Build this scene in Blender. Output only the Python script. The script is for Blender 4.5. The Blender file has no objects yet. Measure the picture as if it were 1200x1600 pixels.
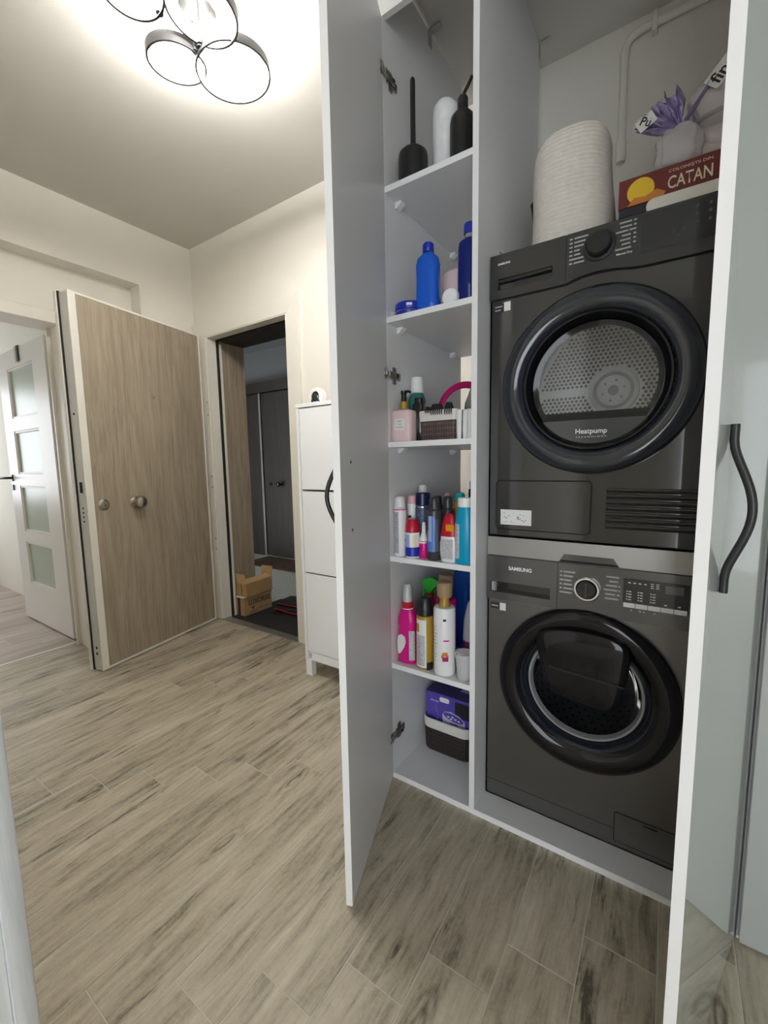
import bpy, bmesh, math, random
from mathutils import Matrix, Vector
PI = math.pi
random.seed(7)
SC = bpy.context.scene
COL = SC.collection

# ---------------------------------------------------------------- camera
cd = bpy.data.cameras.new('camera')
cam = bpy.data.objects.new('camera', cd)
COL.objects.link(cam)
R = [[0.8297160, 0.5579231, -0.0171212], [0.0487407, -0.1029724, -0.9934893], [-0.5560537, 0.8234795, -0.1126314]]
CX, CY, CZ = 0.81178, -1.23185, 1.17
cam.matrix_world = Matrix(((R[0][0], -R[1][0], -R[2][0], CX), (R[0][1], -R[1][1], -R[2][1], CY),
                           (R[0][2], -R[1][2], -R[2][2], CZ), (0, 0, 0, 1)))
cd.sensor_fit = 'VERTICAL'
cd.sensor_height = 36.0
cd.sensor_width = 27.0
cd.lens = 662.47 / 1600 * 36.0
cd.clip_start = 0.02
SC.camera = cam
# ---------------------------------------------------------------- world, exposure
w = bpy.data.worlds.new('daylight')
SC.world = w
w.use_nodes = True
bgn = w.node_tree.nodes['Background']
bgn.inputs[0].default_value = (0.90, 0.95, 1.0, 1)
bgn.inputs[1].default_value = 2.4
SC.view_settings.view_transform = 'Standard'
SC.view_settings.look = 'None'
SC.view_settings.gamma = 1.0
SC.view_settings.use_curve_mapping = False
SC.view_settings.exposure = 1.22
LAMP_STRENGTH = 98.0
# daylight comes in by unseen openings added for it, behind the camera and in the next room (light portals in both openings)
for loc, rot, sx, sy in (((1.95, -4.02, 1.05), (-90, 0, 0), 2.1, 2.1), ((-5.32, -0.8, 1.45), (0, -90, 0), 1.2, 1.3)):
    ld_ = bpy.data.lights.new('daylight_portal', 'AREA'); ld_.shape = 'RECTANGLE'; ld_.size = sx; ld_.size_y = sy
    ld_.cycles.is_portal = True
    lo_ = bpy.data.objects.new('daylight_portal', ld_); COL.objects.link(lo_)
    lo_.location = loc; lo_.rotation_euler = [math.radians(a) for a in rot]
SC.cycles.max_bounces = 10
SC.cycles.diffuse_bounces = 6
SC.cycles.caustics_reflective = False
SC.cycles.caustics_refractive = False
SC.cycles.sample_clamp_indirect = 6.0

# ---------------------------------------------------------------- materials
def newmat(name):
    m = bpy.data.materials.new(name)
    m.use_nodes = True
    nt = m.node_tree
    return m, nt, nt.nodes['Principled BSDF']

def N(nt, t, **kw):
    n = nt.nodes.new(t)
    for k, v in kw.items():
        if k in ('inputs',):
            for i, x in v.items():
                n.inputs[i].default_value = x
        else:
            setattr(n, k, v)
    return n

def mat(name, col, rough=0.5, metal=0.0, coat=0.0, trans=0.0, ior=1.45, alpha=1.0, emit=None, estr=0.0,
        bump=0.0, bscale=200.0, var=0.0, vscale=6.0, coatrough=0.05, spec=0.5):
    m, nt, b = newmat(name)
    L = nt.links
    b.inputs['Base Color'].default_value = (*col, 1)
    b.inputs['Roughness'].default_value = rough
    b.inputs['Metallic'].default_value = metal
    b.inputs['Coat Weight'].default_value = coat
    b.inputs['Coat Roughness'].default_value = coatrough
    b.inputs['Transmission Weight'].default_value = trans
    b.inputs['IOR'].default_value = ior
    b.inputs['Alpha'].default_value = alpha
    b.inputs['Specular IOR Level'].default_value = spec
    if emit:
        b.inputs['Emission Color'].default_value = (*emit, 1)
        b.inputs['Emission Strength'].default_value = estr
    tc = N(nt, 'ShaderNodeTexCoord')
    if var > 0:
        n = N(nt, 'ShaderNodeTexNoise', inputs={'Scale': vscale, 'Detail': 4.0})
        L.new(tc.outputs['Object'], n.inputs['Vector'])
        r = N(nt, 'ShaderNodeValToRGB')
        r.color_ramp.elements[0].position = 0.3
        r.color_ramp.elements[1].position = 0.7
        r.color_ramp.elements[0].color = (*[c * (1 - var) for c in col], 1)
        r.color_ramp.elements[1].color = (*[min(1, c * (1 + var)) for c in col], 1)
        L.new(n.outputs['Fac'], r.inputs['Fac'])
        L.new(r.outputs['Color'], b.inputs['Base Color'])
    if bump > 0:
        n = N(nt, 'ShaderNodeTexNoise', inputs={'Scale': bscale, 'Detail': 3.0})
        L.new(tc.outputs['Object'], n.inputs['Vector'])
        bp = N(nt, 'ShaderNodeBump', inputs={'Strength': bump, 'Distance': 0.002})
        L.new(n.outputs['Fac'], bp.inputs['Height'])
        L.new(bp.outputs['Normal'], b.inputs['Normal'])
    return m

def thin(name, tint, rough=0.02, ior=1.5, extra=0.0):
    """thin transparent sheet: see-through tint with fresnel reflection"""
    m = bpy.data.materials.new(name); m.use_nodes = True
    nt = m.node_tree; nt.nodes.remove(nt.nodes['Principled BSDF'])
    out = nt.nodes['Material Output']
    t = N(nt, 'ShaderNodeBsdfTransparent'); t.inputs[0].default_value = (*tint, 1)
    g = N(nt, 'ShaderNodeBsdfGlossy'); g.inputs[0].default_value = (1, 1, 1, 1); g.inputs['Roughness'].default_value = rough
    f = N(nt, 'ShaderNodeFresnel'); f.inputs[0].default_value = ior
    ad = N(nt, 'ShaderNodeMath', operation='ADD', inputs={1: extra}); ad.use_clamp = True
    nt.links.new(f.outputs[0], ad.inputs[0])
    mx = N(nt, 'ShaderNodeMixShader')
    nt.links.new(ad.outputs[0], mx.inputs[0]); nt.links.new(t.outputs[0], mx.inputs[1]); nt.links.new(g.outputs[0], mx.inputs[2])
    nt.links.new(mx.outputs[0], out.inputs[0])
    return m

def wood(name, dark, mid, light, axis=1, fine=38.0, slow=1.6, rough=0.45, knots=False, streak=0.5, tone=0.12, bump=0.15):
    """wood grain running along the object axis, with a random shift per object"""
    m, nt, b = newmat(name)
    L = nt.links
    tc = N(nt, 'ShaderNodeTexCoord')
    oi = N(nt, 'ShaderNodeObjectInfo')
    mul = N(nt, 'ShaderNodeMath', operation='MULTIPLY', inputs={1: 57.0})
    L.new(oi.outputs['Random'], mul.inputs[0])
    cmb = N(nt, 'ShaderNodeCombineXYZ')
    for i in range(3):
        L.new(mul.outputs[0], cmb.inputs[i])
    add = N(nt, 'ShaderNodeVectorMath', operation='ADD')
    L.new(tc.outputs['Object'], add.inputs[0]); L.new(cmb.outputs[0], add.inputs[1])
    # slow warp so the grain wanders
    wn = N(nt, 'ShaderNodeTexNoise', inputs={'Scale': 2.2, 'Detail': 2.0})
    L.new(add.outputs[0], wn.inputs['Vector'])
    wsc = N(nt, 'ShaderNodeVectorMath', operation='SCALE'); wsc.inputs['Scale'].default_value = 0.06 if knots else 0.045
    L.new(wn.outputs['Color'], wsc.inputs[0])
    add2 = N(nt, 'ShaderNodeVectorMath', operation='ADD')
    L.new(add.outputs[0], add2.inputs[0]); L.new(wsc.outputs[0], add2.inputs[1])
    def stretched(f, s, detail, rgh=0.6):
        v = N(nt, 'ShaderNodeVectorMath', operation='MULTIPLY')
        sv = [f, f, f]; sv[axis] = s
        v.inputs[1].default_value = sv
        L.new(add2.outputs[0], v.inputs[0])
        n = N(nt, 'ShaderNodeTexNoise', inputs={'Scale': 1.0, 'Detail': detail, 'Roughness': rgh})
        L.new(v.outputs[0], n.inputs['Vector'])
        return n
    n1 = stretched(fine, slow, 6.0)
    n2 = stretched(fine * 0.28, slow * 0.55, 4.0)
    n3 = stretched(fine * 4.5, slow * 3.0, 2.0)
    mx = N(nt, 'ShaderNodeMath', operation='MULTIPLY', inputs={1: 0.5}); L.new(n1.outputs['Fac'], mx.inputs[0])
    m2 = N(nt, 'ShaderNodeMath', operation='MULTIPLY_ADD', inputs={1: streak}); L.new(n2.outputs['Fac'], m2.inputs[0]); L.new(mx.outputs[0], m2.inputs[2])
    m3 = N(nt, 'ShaderNodeMath', operation='MULTIPLY_ADD', inputs={1: 0.16}); L.new(n3.outputs['Fac'], m3.inputs[0]); L.new(m2.outputs[0], m3.inputs[2])
    last = m3
    if knots:
        kv = N(nt, 'ShaderNodeVectorMath', operation='MULTIPLY'); kv.inputs[1].default_value = (6.5, 1.9, 1.0)
        L.new(add2.outputs[0], kv.inputs[0])
        vo = N(nt, 'ShaderNodeTexVoronoi', inputs={'Scale': 1.0, 'Randomness': 1.0}); vo.voronoi_dimensions = '2D'
        L.new(kv.outputs[0], vo.inputs['Vector'])
        # ring pattern round each knot, fading with distance
        rm = N(nt, 'ShaderNodeMath', operation='MULTIPLY', inputs={1: 75.0}); L.new(vo.outputs['Distance'], rm.inputs[0])
        rs = N(nt, 'ShaderNodeMath', operation='SINE'); L.new(rm.outputs[0], rs.inputs[0])
        ra = N(nt, 'ShaderNodeMath', operation='MULTIPLY_ADD', inputs={1: 0.07, 2: -0.10}); L.new(rs.outputs[0], ra.inputs[0])
        mr = N(nt, 'ShaderNodeMapRange', inputs={'From Min': 0.04, 'From Max': 0.24, 'To Min': 1.0, 'To Max': 0.0})
        L.new(vo.outputs['Distance'], mr.inputs['Value'])
        sc_ = N(nt, 'ShaderNodeSeparateColor'); L.new(vo.outputs['Color'], sc_.inputs[0])
        th = N(nt, 'ShaderNodeMath', operation='GREATER_THAN', inputs={1: 0.72}); L.new(sc_.outputs[0], th.inputs[0])
        k1 = N(nt, 'ShaderNodeMath', operation='MULTIPLY'); L.new(mr.outputs[0], k1.inputs[0]); L.new(th.outputs[0], k1.inputs[1])
        k2 = N(nt, 'ShaderNodeMath', operation='MULTIPLY'); L.new(k1.outputs[0], k2.inputs[0]); L.new(ra.outputs[0], k2.inputs[1])
        ad = N(nt, 'ShaderNodeMath', operation='ADD'); L.new(m3.outputs[0], ad.inputs[0]); L.new(k2.outputs[0], ad.inputs[1])
        # thin dark streaks
        ns = stretched(46.0, 5.0, 6.0, 0.7)
        mk = stretched(8.0, 2.6, 4.0, 0.6)
        s1 = N(nt, 'ShaderNodeMapRange', inputs={'From Min': 0.50, 'From Max': 0.66, 'To Min': 0.0, 'To Max': 1.0}); L.new(ns.outputs['Fac'], s1.inputs['Value'])
        s2 = N(nt, 'ShaderNodeMapRange', inputs={'From Min': 0.50, 'From Max': 0.66, 'To Min': 0.0, 'To Max': -0.30}); L.new(mk.outputs['Fac'], s2.inputs['Value'])
        sm_ = N(nt, 'ShaderNodeMath', operation='MULTIPLY'); L.new(s1.outputs[0], sm_.inputs[0]); L.new(s2.outputs[0], sm_.inputs[1])
        a3 = N(nt, 'ShaderNodeMath', operation='ADD'); L.new(ad.outputs[0], a3.inputs[0]); L.new(sm_.outputs[0], a3.inputs[1])
        mo = N(nt, 'ShaderNodeTexNoise', inputs={'Scale': 95.0, 'Detail': 5.0, 'Roughness': 0.75}); L.new(add2.outputs[0], mo.inputs['Vector'])
        mm = N(nt, 'ShaderNodeMath', operation='MULTIPLY_ADD', inputs={1: 0.20, 2: -0.10}); L.new(mo.outputs['Fac'], mm.inputs[0])
        a4 = N(nt, 'ShaderNodeMath', operation='ADD'); L.new(a3.outputs[0], a4.inputs[0]); L.new(mm.outputs[0], a4.inputs[1])
        last = a4
    tn = N(nt, 'ShaderNodeMath', operation='MULTIPLY_ADD', inputs={1: tone, 2: -tone / 2}); L.new(oi.outputs['Random'], tn.inputs[0])
    ad2 = N(nt, 'ShaderNodeMath', operation='ADD'); L.new(last.outputs[0], ad2.inputs[0]); L.new(tn.outputs[0], ad2.inputs[1])
    rp = N(nt, 'ShaderNodeValToRGB')
    e = rp.color_ramp.elements
    e[0].position = 0.36; e[0].color = (*dark, 1)
    e[1].position = 0.76; e[1].color = (*light, 1)
    x = e.new(0.55); x.color = (*mid, 1)
    L.new(ad2.outputs[0], rp.inputs['Fac'])
    L.new(rp.outputs['Color'], b.inputs['Base Color'])
    b.inputs['Roughness'].default_value = rough
    bp = N(nt, 'ShaderNodeBump', inputs={'Strength': bump, 'Distance': 0.001})
    L.new(n1.outputs['Fac'], bp.inputs['Height']); L.new(bp.outputs['Normal'], b.inputs['Normal'])
    return m

def woven(name, c1, c2, fu=140.0, fz=90.0):
    m, nt, b = newmat(name)
    L = nt.links
    tc = N(nt, 'ShaderNodeTexCoord')
    sp = N(nt, 'ShaderNodeSeparateXYZ'); L.new(tc.outputs['Object'], sp.inputs[0])
    def sn(o, f):
        a = N(nt, 'ShaderNodeMath', operation='MULTIPLY', inputs={1: f}); L.new(o, a.inputs[0])
        s = N(nt, 'ShaderNodeMath', operation='SINE'); L.new(a.outputs[0], s.inputs[0]); return s
    sx = sn(sp.outputs['X'], fu * 6.28); sy = sn(sp.outputs['Y'], fu * 6.28); sz = sn(sp.outputs['Z'], fz * 6.28)
    a = N(nt, 'ShaderNodeMath', operation='MAXIMUM'); L.new(sx.outputs[0], a.inputs[0]); L.new(sz.outputs[0], a.inputs[1])
    nz = N(nt, 'ShaderNodeTexNoise', inputs={'Scale': 60.0}); L.new(tc.outputs['Object'], nz.inputs['Vector'])
    ad = N(nt, 'ShaderNodeMath', operation='MULTIPLY'); L.new(a.outputs[0], ad.inputs[0]); L.new(nz.outputs['Fac'], ad.inputs[1])
    rp = N(nt, 'ShaderNodeValToRGB')
    rp.color_ramp.elements[0].position = 0.1; rp.color_ramp.elements[0].color = (*c1, 1)
    rp.color_ramp.elements[1].position = 0.75; rp.color_ramp.elements[1].color = (*c2, 1)
    L.new(ad.outputs[0], rp.inputs['Fac']); L.new(rp.outputs['Color'], b.inputs['Base Color'])
    bp = N(nt, 'ShaderNodeBump', inputs={'Strength': 0.4, 'Distance': 0.001}); L.new(ad.outputs[0], bp.inputs['Height']); L.new(bp.outputs['Normal'], b.inputs['Normal'])
    b.inputs['Roughness'].default_value = 0.6
    return m

M = {}
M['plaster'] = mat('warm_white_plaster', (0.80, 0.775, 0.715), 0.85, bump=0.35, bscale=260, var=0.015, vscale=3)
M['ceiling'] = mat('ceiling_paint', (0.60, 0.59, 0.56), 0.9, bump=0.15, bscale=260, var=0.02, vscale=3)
M['white_trim'] = mat('cream_white_trim', (0.80, 0.765, 0.70), 0.4)
M['white_metal'] = mat('cream_painted_steel', (0.80, 0.78, 0.72), 0.35)
M['white_door'] = mat('white_painted_door', (0.82, 0.80, 0.78), 0.35)
M['white_grain'] = wood('white_grained_laminate', (0.55, 0.57, 0.60), (0.68, 0.70, 0.72), (0.78, 0.79, 0.80), axis=2, fine=120, slow=2, rough=0.4, tone=0.0)
M['laminate'] = mat('white_cabinet_laminate', (0.74, 0.745, 0.76), 0.38, bump=0.04, bscale=400)
M['laminate_edge'] = mat('white_edge_band', (0.85, 0.85, 0.86), 0.35)
M['gloss_front'] = mat('glossy_shaded_white_front', (0.40, 0.425, 0.415), 0.25, coat=1.0, coatrough=0.03)  # shade on the white fronts is put into this grey base colour
M['shoe_white'] = mat('white_cabinet_foil', (0.89, 0.91, 0.94), 0.4)
M['plank'] = wood('grey_beige_wood_tile', (0.10, 0.085, 0.060), (0.40, 0.352, 0.268), (0.60, 0.545, 0.435), axis=1, fine=50, slow=4.5, rough=0.45, knots=True, tone=0.09)
M['plank_room'] = wood('pinkish_wood_tile', (0.22, 0.16, 0.13), (0.42, 0.35, 0.30), (0.56, 0.48, 0.43), axis=1, fine=30, slow=1.5, rough=0.4, tone=0.10)
M['grout'] = mat('pale_grout', (0.62, 0.585, 0.52), 0.9)
M['oak'] = wood('beige_oak_laminate', (0.20, 0.16, 0.115), (0.345, 0.285, 0.215), (0.45, 0.385, 0.30), axis=2, fine=120, slow=3.0, rough=0.5, streak=0.42, tone=0.02, bump=0.1)
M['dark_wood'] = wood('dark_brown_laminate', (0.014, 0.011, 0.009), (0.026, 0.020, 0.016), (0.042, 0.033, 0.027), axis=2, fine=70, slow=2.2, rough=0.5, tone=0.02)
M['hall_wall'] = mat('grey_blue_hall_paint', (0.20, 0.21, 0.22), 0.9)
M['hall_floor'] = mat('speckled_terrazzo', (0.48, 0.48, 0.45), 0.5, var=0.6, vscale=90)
M['rubber'] = mat('black_rubber', (0.012, 0.012, 0.013), 0.6)
M['black'] = mat('black_matt_metal', (0.012, 0.012, 0.013), 0.35)
M['black_plastic'] = mat('black_plastic', (0.014, 0.014, 0.015), 0.3)
M['black_gloss'] = mat('black_gloss_plastic', (0.008, 0.008, 0.010), 0.08, coat=0.5)
M['chrome'] = mat('chrome', (0.75, 0.75, 0.76), 0.12, metal=1.0)
M['steel'] = mat('brushed_steel', (0.55, 0.54, 0.52), 0.32, metal=1.0)
M['hinge_metal'] = mat('nickel_hinge', (0.42, 0.40, 0.38), 0.3, metal=1.0)
M['satin_nickel'] = mat('satin_nickel', (0.46, 0.42, 0.36), 0.3, metal=1.0)
M['dryer_body'] = mat('black_inox_paint', (0.022, 0.021, 0.0195), 0.10, metal=0.3, coat=0.9, coatrough=0.04, spec=0.6)
M['vent_plastic'] = mat('grey_vent_slat', (0.07, 0.068, 0.065), 0.25, metal=0.5)
M['dryer_panel'] = mat('black_panel_plastic', (0.026, 0.026, 0.025), 0.2, coat=0.4)
M['washer_body'] = mat('grey_inox_paint', (0.15, 0.145, 0.138), 0.3, metal=0.7, coat=0.2)
M['washer_panel'] = mat('dark_grey_panel', (0.105, 0.102, 0.10), 0.16, metal=0.5, coat=0.5)
M['lock_steel'] = mat('pale_galvanised_steel', (0.62, 0.62, 0.60), 0.4, metal=0.25)
M['kit_metal'] = mat('silver_kit', (0.36, 0.355, 0.345), 0.33, metal=0.7)
M['seam'] = mat('dark_seam', (0.006, 0.006, 0.006), 0.7)
M['door_ring'] = mat('blue_black_gloss', (0.016, 0.020, 0.030), 0.12, coat=0.7, coatrough=0.04)
M['door_ring_dark'] = mat('black_gloss_ring', (0.004, 0.004, 0.006), 0.08, coat=0.25, coatrough=0.03, spec=0.35)
M['lower_window'] = mat('dark_tinted_insert', (0.05, 0.052, 0.058), 0.12, coat=0.6)
M['window'] = thin('dryer_window_glass', (0.95, 0.96, 0.97), 0.02, 1.55, 0.02)
M['smoked'] = thin('smoked_glass', (0.34, 0.35, 0.37), 0.06, 1.12)
M['ring_light'] = mat('grey_window_gasket', (0.30, 0.30, 0.31), 0.35)
M['drum'] = mat('drum_steel', (0.78, 0.78, 0.78), 0.4, metal=0.3)
M['drum_light'] = mat('hub_grey', (0.92, 0.91, 0.88), 0.4)
M['drum_grey'] = mat('hub_mid_grey', (0.30, 0.30, 0.30), 0.4, metal=0.2)
M['hole'] = mat('hole_black', (0.01, 0.01, 0.012), 0.8)
M['print_white'] = mat('white_print', (0.85, 0.85, 0.85), 0.5)
M['print_grey'] = mat('grey_print', (0.42, 0.42, 0.41), 0.5)
M['print_dim'] = mat('dim_print', (0.16, 0.16, 0.15), 0.5)
M['print_black'] = mat('black_print', (0.02, 0.02, 0.022), 0.5)
M['paper'] = mat('white_paper_label', (0.80, 0.80, 0.79), 0.6)
M['white_plastic'] = mat('white_plastic', (0.84, 0.84, 0.85), 0.32)
M['offwhite'] = mat('offwhite_plastic', (0.78, 0.755, 0.70), 0.4)
M['rope'] = mat('cream_cotton_rope', (0.70, 0.66, 0.60), 0.9, bump=0.9, bscale=150, var=0.06, vscale=60)
M['card'] = mat('brown_cardboard', (0.42, 0.27, 0.135), 0.85, var=0.05, vscale=12)
M['card_in'] = mat('pale_cardboard', (0.52, 0.35, 0.18), 0.85)
M['tape'] = mat('black_tape', (0.02, 0.02, 0.02), 0.3)
M['mat_black'] = mat('charcoal_mat', (0.022, 0.022, 0.025), 0.95, bump=0.6, bscale=300)
M['mat_brown'] = mat('brown_mat', (0.075, 0.045, 0.028), 0.95, bump=0.6, bscale=200, var=0.4, vscale=14)
M['bag_black'] = mat('black_fabric', (0.018, 0.018, 0.022), 0.8, bump=0.3, bscale=200)
M['bag_red'] = mat('red_trim', (0.35, 0.015, 0.04), 0.5)
M['frost'] = mat('frosted_green_glass', (0.46, 0.53, 0.46), 0.3)
M['led'] = mat('led_diffuser', (1, 1, 1), 0.5, emit=(1.0, 0.96, 0.90), estr=LAMP_STRENGTH)
M['ring_grey'] = mat('dark_grey_ring', (0.035, 0.035, 0.037), 0.5)
M['marble'] = mat('white_marble_print', (0.82, 0.82, 0.84), 0.35, var=0.08, vscale=25)
for n, c in dict(blue=(0.012, 0.03, 0.42), navy=(0.008, 0.010, 0.055), red=(0.50, 0.008, 0.03), magenta=(0.68, 0.008, 0.25), pink=(0.75, 0.42, 0.47),
                 palepink=(0.80, 0.60, 0.60), deep_pink=(0.42, 0.02, 0.12), teal=(0.0, 0.33, 0.56), turquoise=(0.02, 0.36, 0.40), orange=(0.78, 0.32, 0.01), green=(0.02, 0.32, 0.03),
                 gold=(0.42, 0.27, 0.03), bronze=(0.36, 0.25, 0.14), charcoal=(0.045, 0.045, 0.05), midblue=(0.10, 0.22, 0.62), lightblue=(0.36, 0.46, 0.72), jug_blue=(0.008, 0.06, 0.30),
                 lilac=(0.42, 0.34, 0.68), violet=(0.10, 0.07, 0.42), deepviolet=(0.030, 0.022, 0.16), plum=(0.13, 0.02, 0.10), yellow=(0.85, 0.55, 0.03),
                 maroon=(0.16, 0.022, 0.022), darkbox=(0.02, 0.018, 0.03), amber=(0.62, 0.22, 0.04), cream=(0.80, 0.72, 0.52), bluegrey=(0.08, 0.10, 0.17)).items():
    M[n] = mat(n + '_plastic', c, 0.28)
M['blue_liquid'] = mat('blue_liquid', (0.015, 0.13, 0.72), 0.08, trans=0.15, ior=1.33)
M['dark_blue_liquid'] = mat('dark_blue_liquid', (0.010, 0.020, 0.20), 0.08, trans=0.2, ior=1.33)
M['green_liquid'] = mat('green_liquid', (0.05, 0.30, 0.25), 0.1, trans=0.4, ior=1.33)
M['clear_plastic'] = mat('translucent_plastic', (0.86, 0.86, 0.88), 0.15, alpha=0.38)
M['film'] = mat('clear_film', (0.80, 0.77, 0.80), 0.2, alpha=0.45)
M['clearwrap'] = mat('clear_wrap_film', (0.80, 0.78, 0.82), 0.12, alpha=0.22, bump=0.6, bscale=25)
M['pinkwrap'] = mat('pinkish_wrap', (0.66, 0.60, 0.60), 0.35, bump=0.5, bscale=30)
M['greywrap'] = mat('grey_wrap', (0.42, 0.39, 0.41), 0.35)
M['lilacwrap'] = mat('lilac_wrap', (0.40, 0.34, 0.60), 0.35, var=0.25, vscale=20, bump=0.5, bscale=40)
M['basket_brown'] = woven('brown_woven_plastic', (0.055, 0.035, 0.032), (0.17, 0.115, 0.105), 110, 60)
M['basket_dark'] = woven('dark_woven_plastic', (0.012, 0.008, 0.008), (0.045, 0.030, 0.028), 90, 60)
M['rim_white'] = mat('basket_rim_white', (0.72, 0.70, 0.66), 0.4)
M['silver_foil'] = mat('silver_foil', (0.55, 0.54, 0.54), 0.25, metal=0.9, bump=1.0, bscale=60)
M['hoop'] = mat('magenta_band', (0.48, 0.005, 0.12), 0.35)

# ---------------------------------------------------------------- mesh helpers
def NB():
    return bmesh.new()

def box(bm, x0, x1, y0, y1, z0, z1):
    vs = [bm.verts.new((x, y, z)) for x in (x0, x1) for y in (y0, y1) for z in (z0, z1)]
    for f in ((0, 1, 3, 2), (4, 6, 7, 5), (0, 4, 5, 1), (2, 3, 7, 6), (0, 2, 6, 4), (1, 5, 7, 3)):
        bm.faces.new([vs[i] for i in f])
    return bm

def bx(x0, x1, y0, y1, z0, z1, bev=0.0, seg=1):
    bm = box(NB(), x0, x1, y0, y1, z0, z1)
    if bev:
        bmesh.ops.bevel(bm, geom=bm.edges[:], offset=bev, segments=seg, profile=0.5, affect='EDGES')
    return bm

def lathe(prof, seg=32, sx=1.0, sy=1.0, a0=0.0, a1=2 * PI, power=2.0, closed_prof=False):
    """revolve (r, z) about z; power > 2 squares the section"""
    bm = NB()
    full = abs(a1 - a0 - 2 * PI) < 1e-6
    n = seg if full else seg + 1
    rings = []
    for r, z in prof:
        if r < 1e-6:
            rings.append([bm.verts.new((0, 0, z))])
        else:
            ring = []
            for i in range(n):
                a = a0 + (a1 - a0) * i / seg
                c, s = math.cos(a), math.sin(a)
                k = 1.0 if power == 2 else 1.0 / ((abs(c) ** power + abs(s) ** power) ** (1 / power))
                ring.append(bm.verts.new((r * c * k * sx, r * s * k * sy, z)))
            rings.append(ring)
    pairs = list(zip(rings, rings[1:]))
    if closed_prof:
        pairs.append((rings[-1], rings[0]))
    for A, B in pairs:
        m = n if full else n - 1
        for i in range(m):
            j = (i + 1) % n
            if len(A) == 1 and len(B) == 1:
                continue
            if len(A) == 1:
                bm.faces.new((A[0], B[i], B[j]))
            elif len(B) == 1:
                bm.faces.new((A[i], A[j], B[0]))
            else:
                bm.faces.new((A[i], A[j], B[j], B[i]))
    return bm

def tube(bm, pts, r, seg=10, cap=True, flat=None):
    """sweep a circle (or a flat oval, flat=(rw, rh)) along points"""
    pts = [Vector(p) for p in pts]
    rings = []
    up = Vector((0, 0, 1))
    prev = None
    for i, p in enumerate(pts):
        t = (pts[min(i + 1, len(pts) - 1)] - pts[max(i - 1, 0)]).normalized()
        if prev is None:
            ref = up if abs(t.dot(up)) < 0.9 else Vector((1, 0, 0))
            u = t.cross(ref).normalized()
        else:
            u = (prev - t * prev.dot(t)).normalized()
        v = t.cross(u)
        prev = u
        rr = r[i] if isinstance(r, (list, tuple)) else r
        a, b = (rr, rr) if flat is None else flat
        rings.append([bm.verts.new(p + u * a * math.cos(2 * PI * k / seg) + v * b * math.sin(2 * PI * k / seg)) for k in range(seg)])
    for A, B in zip(rings, rings[1:]):
        for i in range(seg):
            j = (i + 1) % seg
            bm.faces.new((A[i], A[j], B[j], B[i]))
    if cap:
        bm.faces.new(rings[0]); bm.faces.new(rings[-1])
    return bm

def torus(R_, r, seg=48, rs=10, sq=1.0):
    return lathe([(R_ + r * math.cos(2 * PI * k / rs), sq * r * math.sin(2 * PI * k / rs)) for k in range(rs)], seg, closed_prof=True)

def prism(pts, d0, d1, plane='xz', bev=0.0):
    """polygon in a plane, extruded d0..d1 along the other axis"""
    bm = NB()
    def P(a, b, d):
        return (a, d, b) if plane == 'xz' else ((a, b, d) if plane == 'xy' else (d, a, b))
    A = [bm.verts.new(P(a, b, d0)) for a, b in pts]
    B = [bm.verts.new(P(a, b, d1)) for a, b in pts]
    bm.faces.new(A); bm.faces.new(B)
    for i in range(len(pts)):
        j = (i + 1) % len(pts)
        bm.faces.new((A[i], A[j], B[j], B[i]))
    if bev:
        bmesh.ops.bevel(bm, geom=[e for e in bm.edges], offset=bev, segments=2, profile=0.5, affect='EDGES')
    return bm

def rrect(x0, x1, z0, z1, r, n=6):
    pts = []
    for cx, cz, a in ((x1 - r, z1 - r, 0), (x0 + r, z1 - r, 90), (x0 + r, z0 + r, 180), (x1 - r, z0 + r, 270)):
        for k in range(n + 1):
            t = math.radians(a + 90 * k / n)
            pts.append((cx + r * math.cos(t), cz + r * math.sin(t)))
    return pts

def move(bm, loc=(0, 0, 0), rot=None, scale=None):
    if scale: bmesh.ops.scale(bm, vec=scale, verts=bm.verts)
    if rot is not None: bmesh.ops.rotate(bm, cent=(0, 0, 0), matrix=rot, verts=bm.verts)
    bmesh.ops.translate(bm, vec=loc, verts=bm.verts)
    return bm

def RX(d): return Matrix.Rotation(math.radians(d), 3, 'X')
def RY(d): return Matrix.Rotation(math.radians(d), 3, 'Y')
def RZ(d): return Matrix.Rotation(math.radians(d), 3, 'Z')

def join(*bms):
    out = bms[0]
    for b in bms[1:]:
        me = bpy.data.meshes.new('tmp'); b.to_mesh(me); b.free()
        out.from_mesh(me); bpy.data.meshes.remove(me)
    return out

def obj(name, bm, m, parent=None, smooth=35, loc=None, rot=None):
    bmesh.ops.recalc_face_normals(bm, faces=bm.faces)
    me = bpy.data.meshes.new(name)
    bm.to_mesh(me); bm.free()
    if isinstance(m, str): m = M[m]
    me.materials.append(m)
    if smooth:
        me.shade_smooth()
        me.set_sharp_from_angle(angle=math.radians(smooth))
    o = bpy.data.objects.new(name, me)
    COL.objects.link(o)
    if parent is not None: o.parent = parent
    if loc: o.location = loc
    if rot: o.rotation_euler = [math.radians(a) for a in rot]
    return o

def thing(name, label, cat, loc=(0, 0, 0), rz=0.0, group=None, rot=None):
    o = bpy.data.objects.new(name, None)
    o.empty_display_size = 0.05
    COL.objects.link(o)
    o.location = loc
    o.rotation_euler = (0, 0, math.radians(rz)) if rot is None else [math.radians(a) for a in rot]
    o['label'] = label; o['category'] = cat
    if group: o['group'] = group
    return o

def tag(o, label=None, cat=None, group=None, kind=None):
    if label: o['label'] = label
    if cat: o['category'] = cat
    if group: o['group'] = group
    if kind: o['kind'] = kind
    return o

def struct(name, bm, m, label=None, smooth=0):
    o = obj(name, bm, m, None, smooth)
    o['kind'] = 'structure'
    if label: o['label'] = label
    return o

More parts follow.
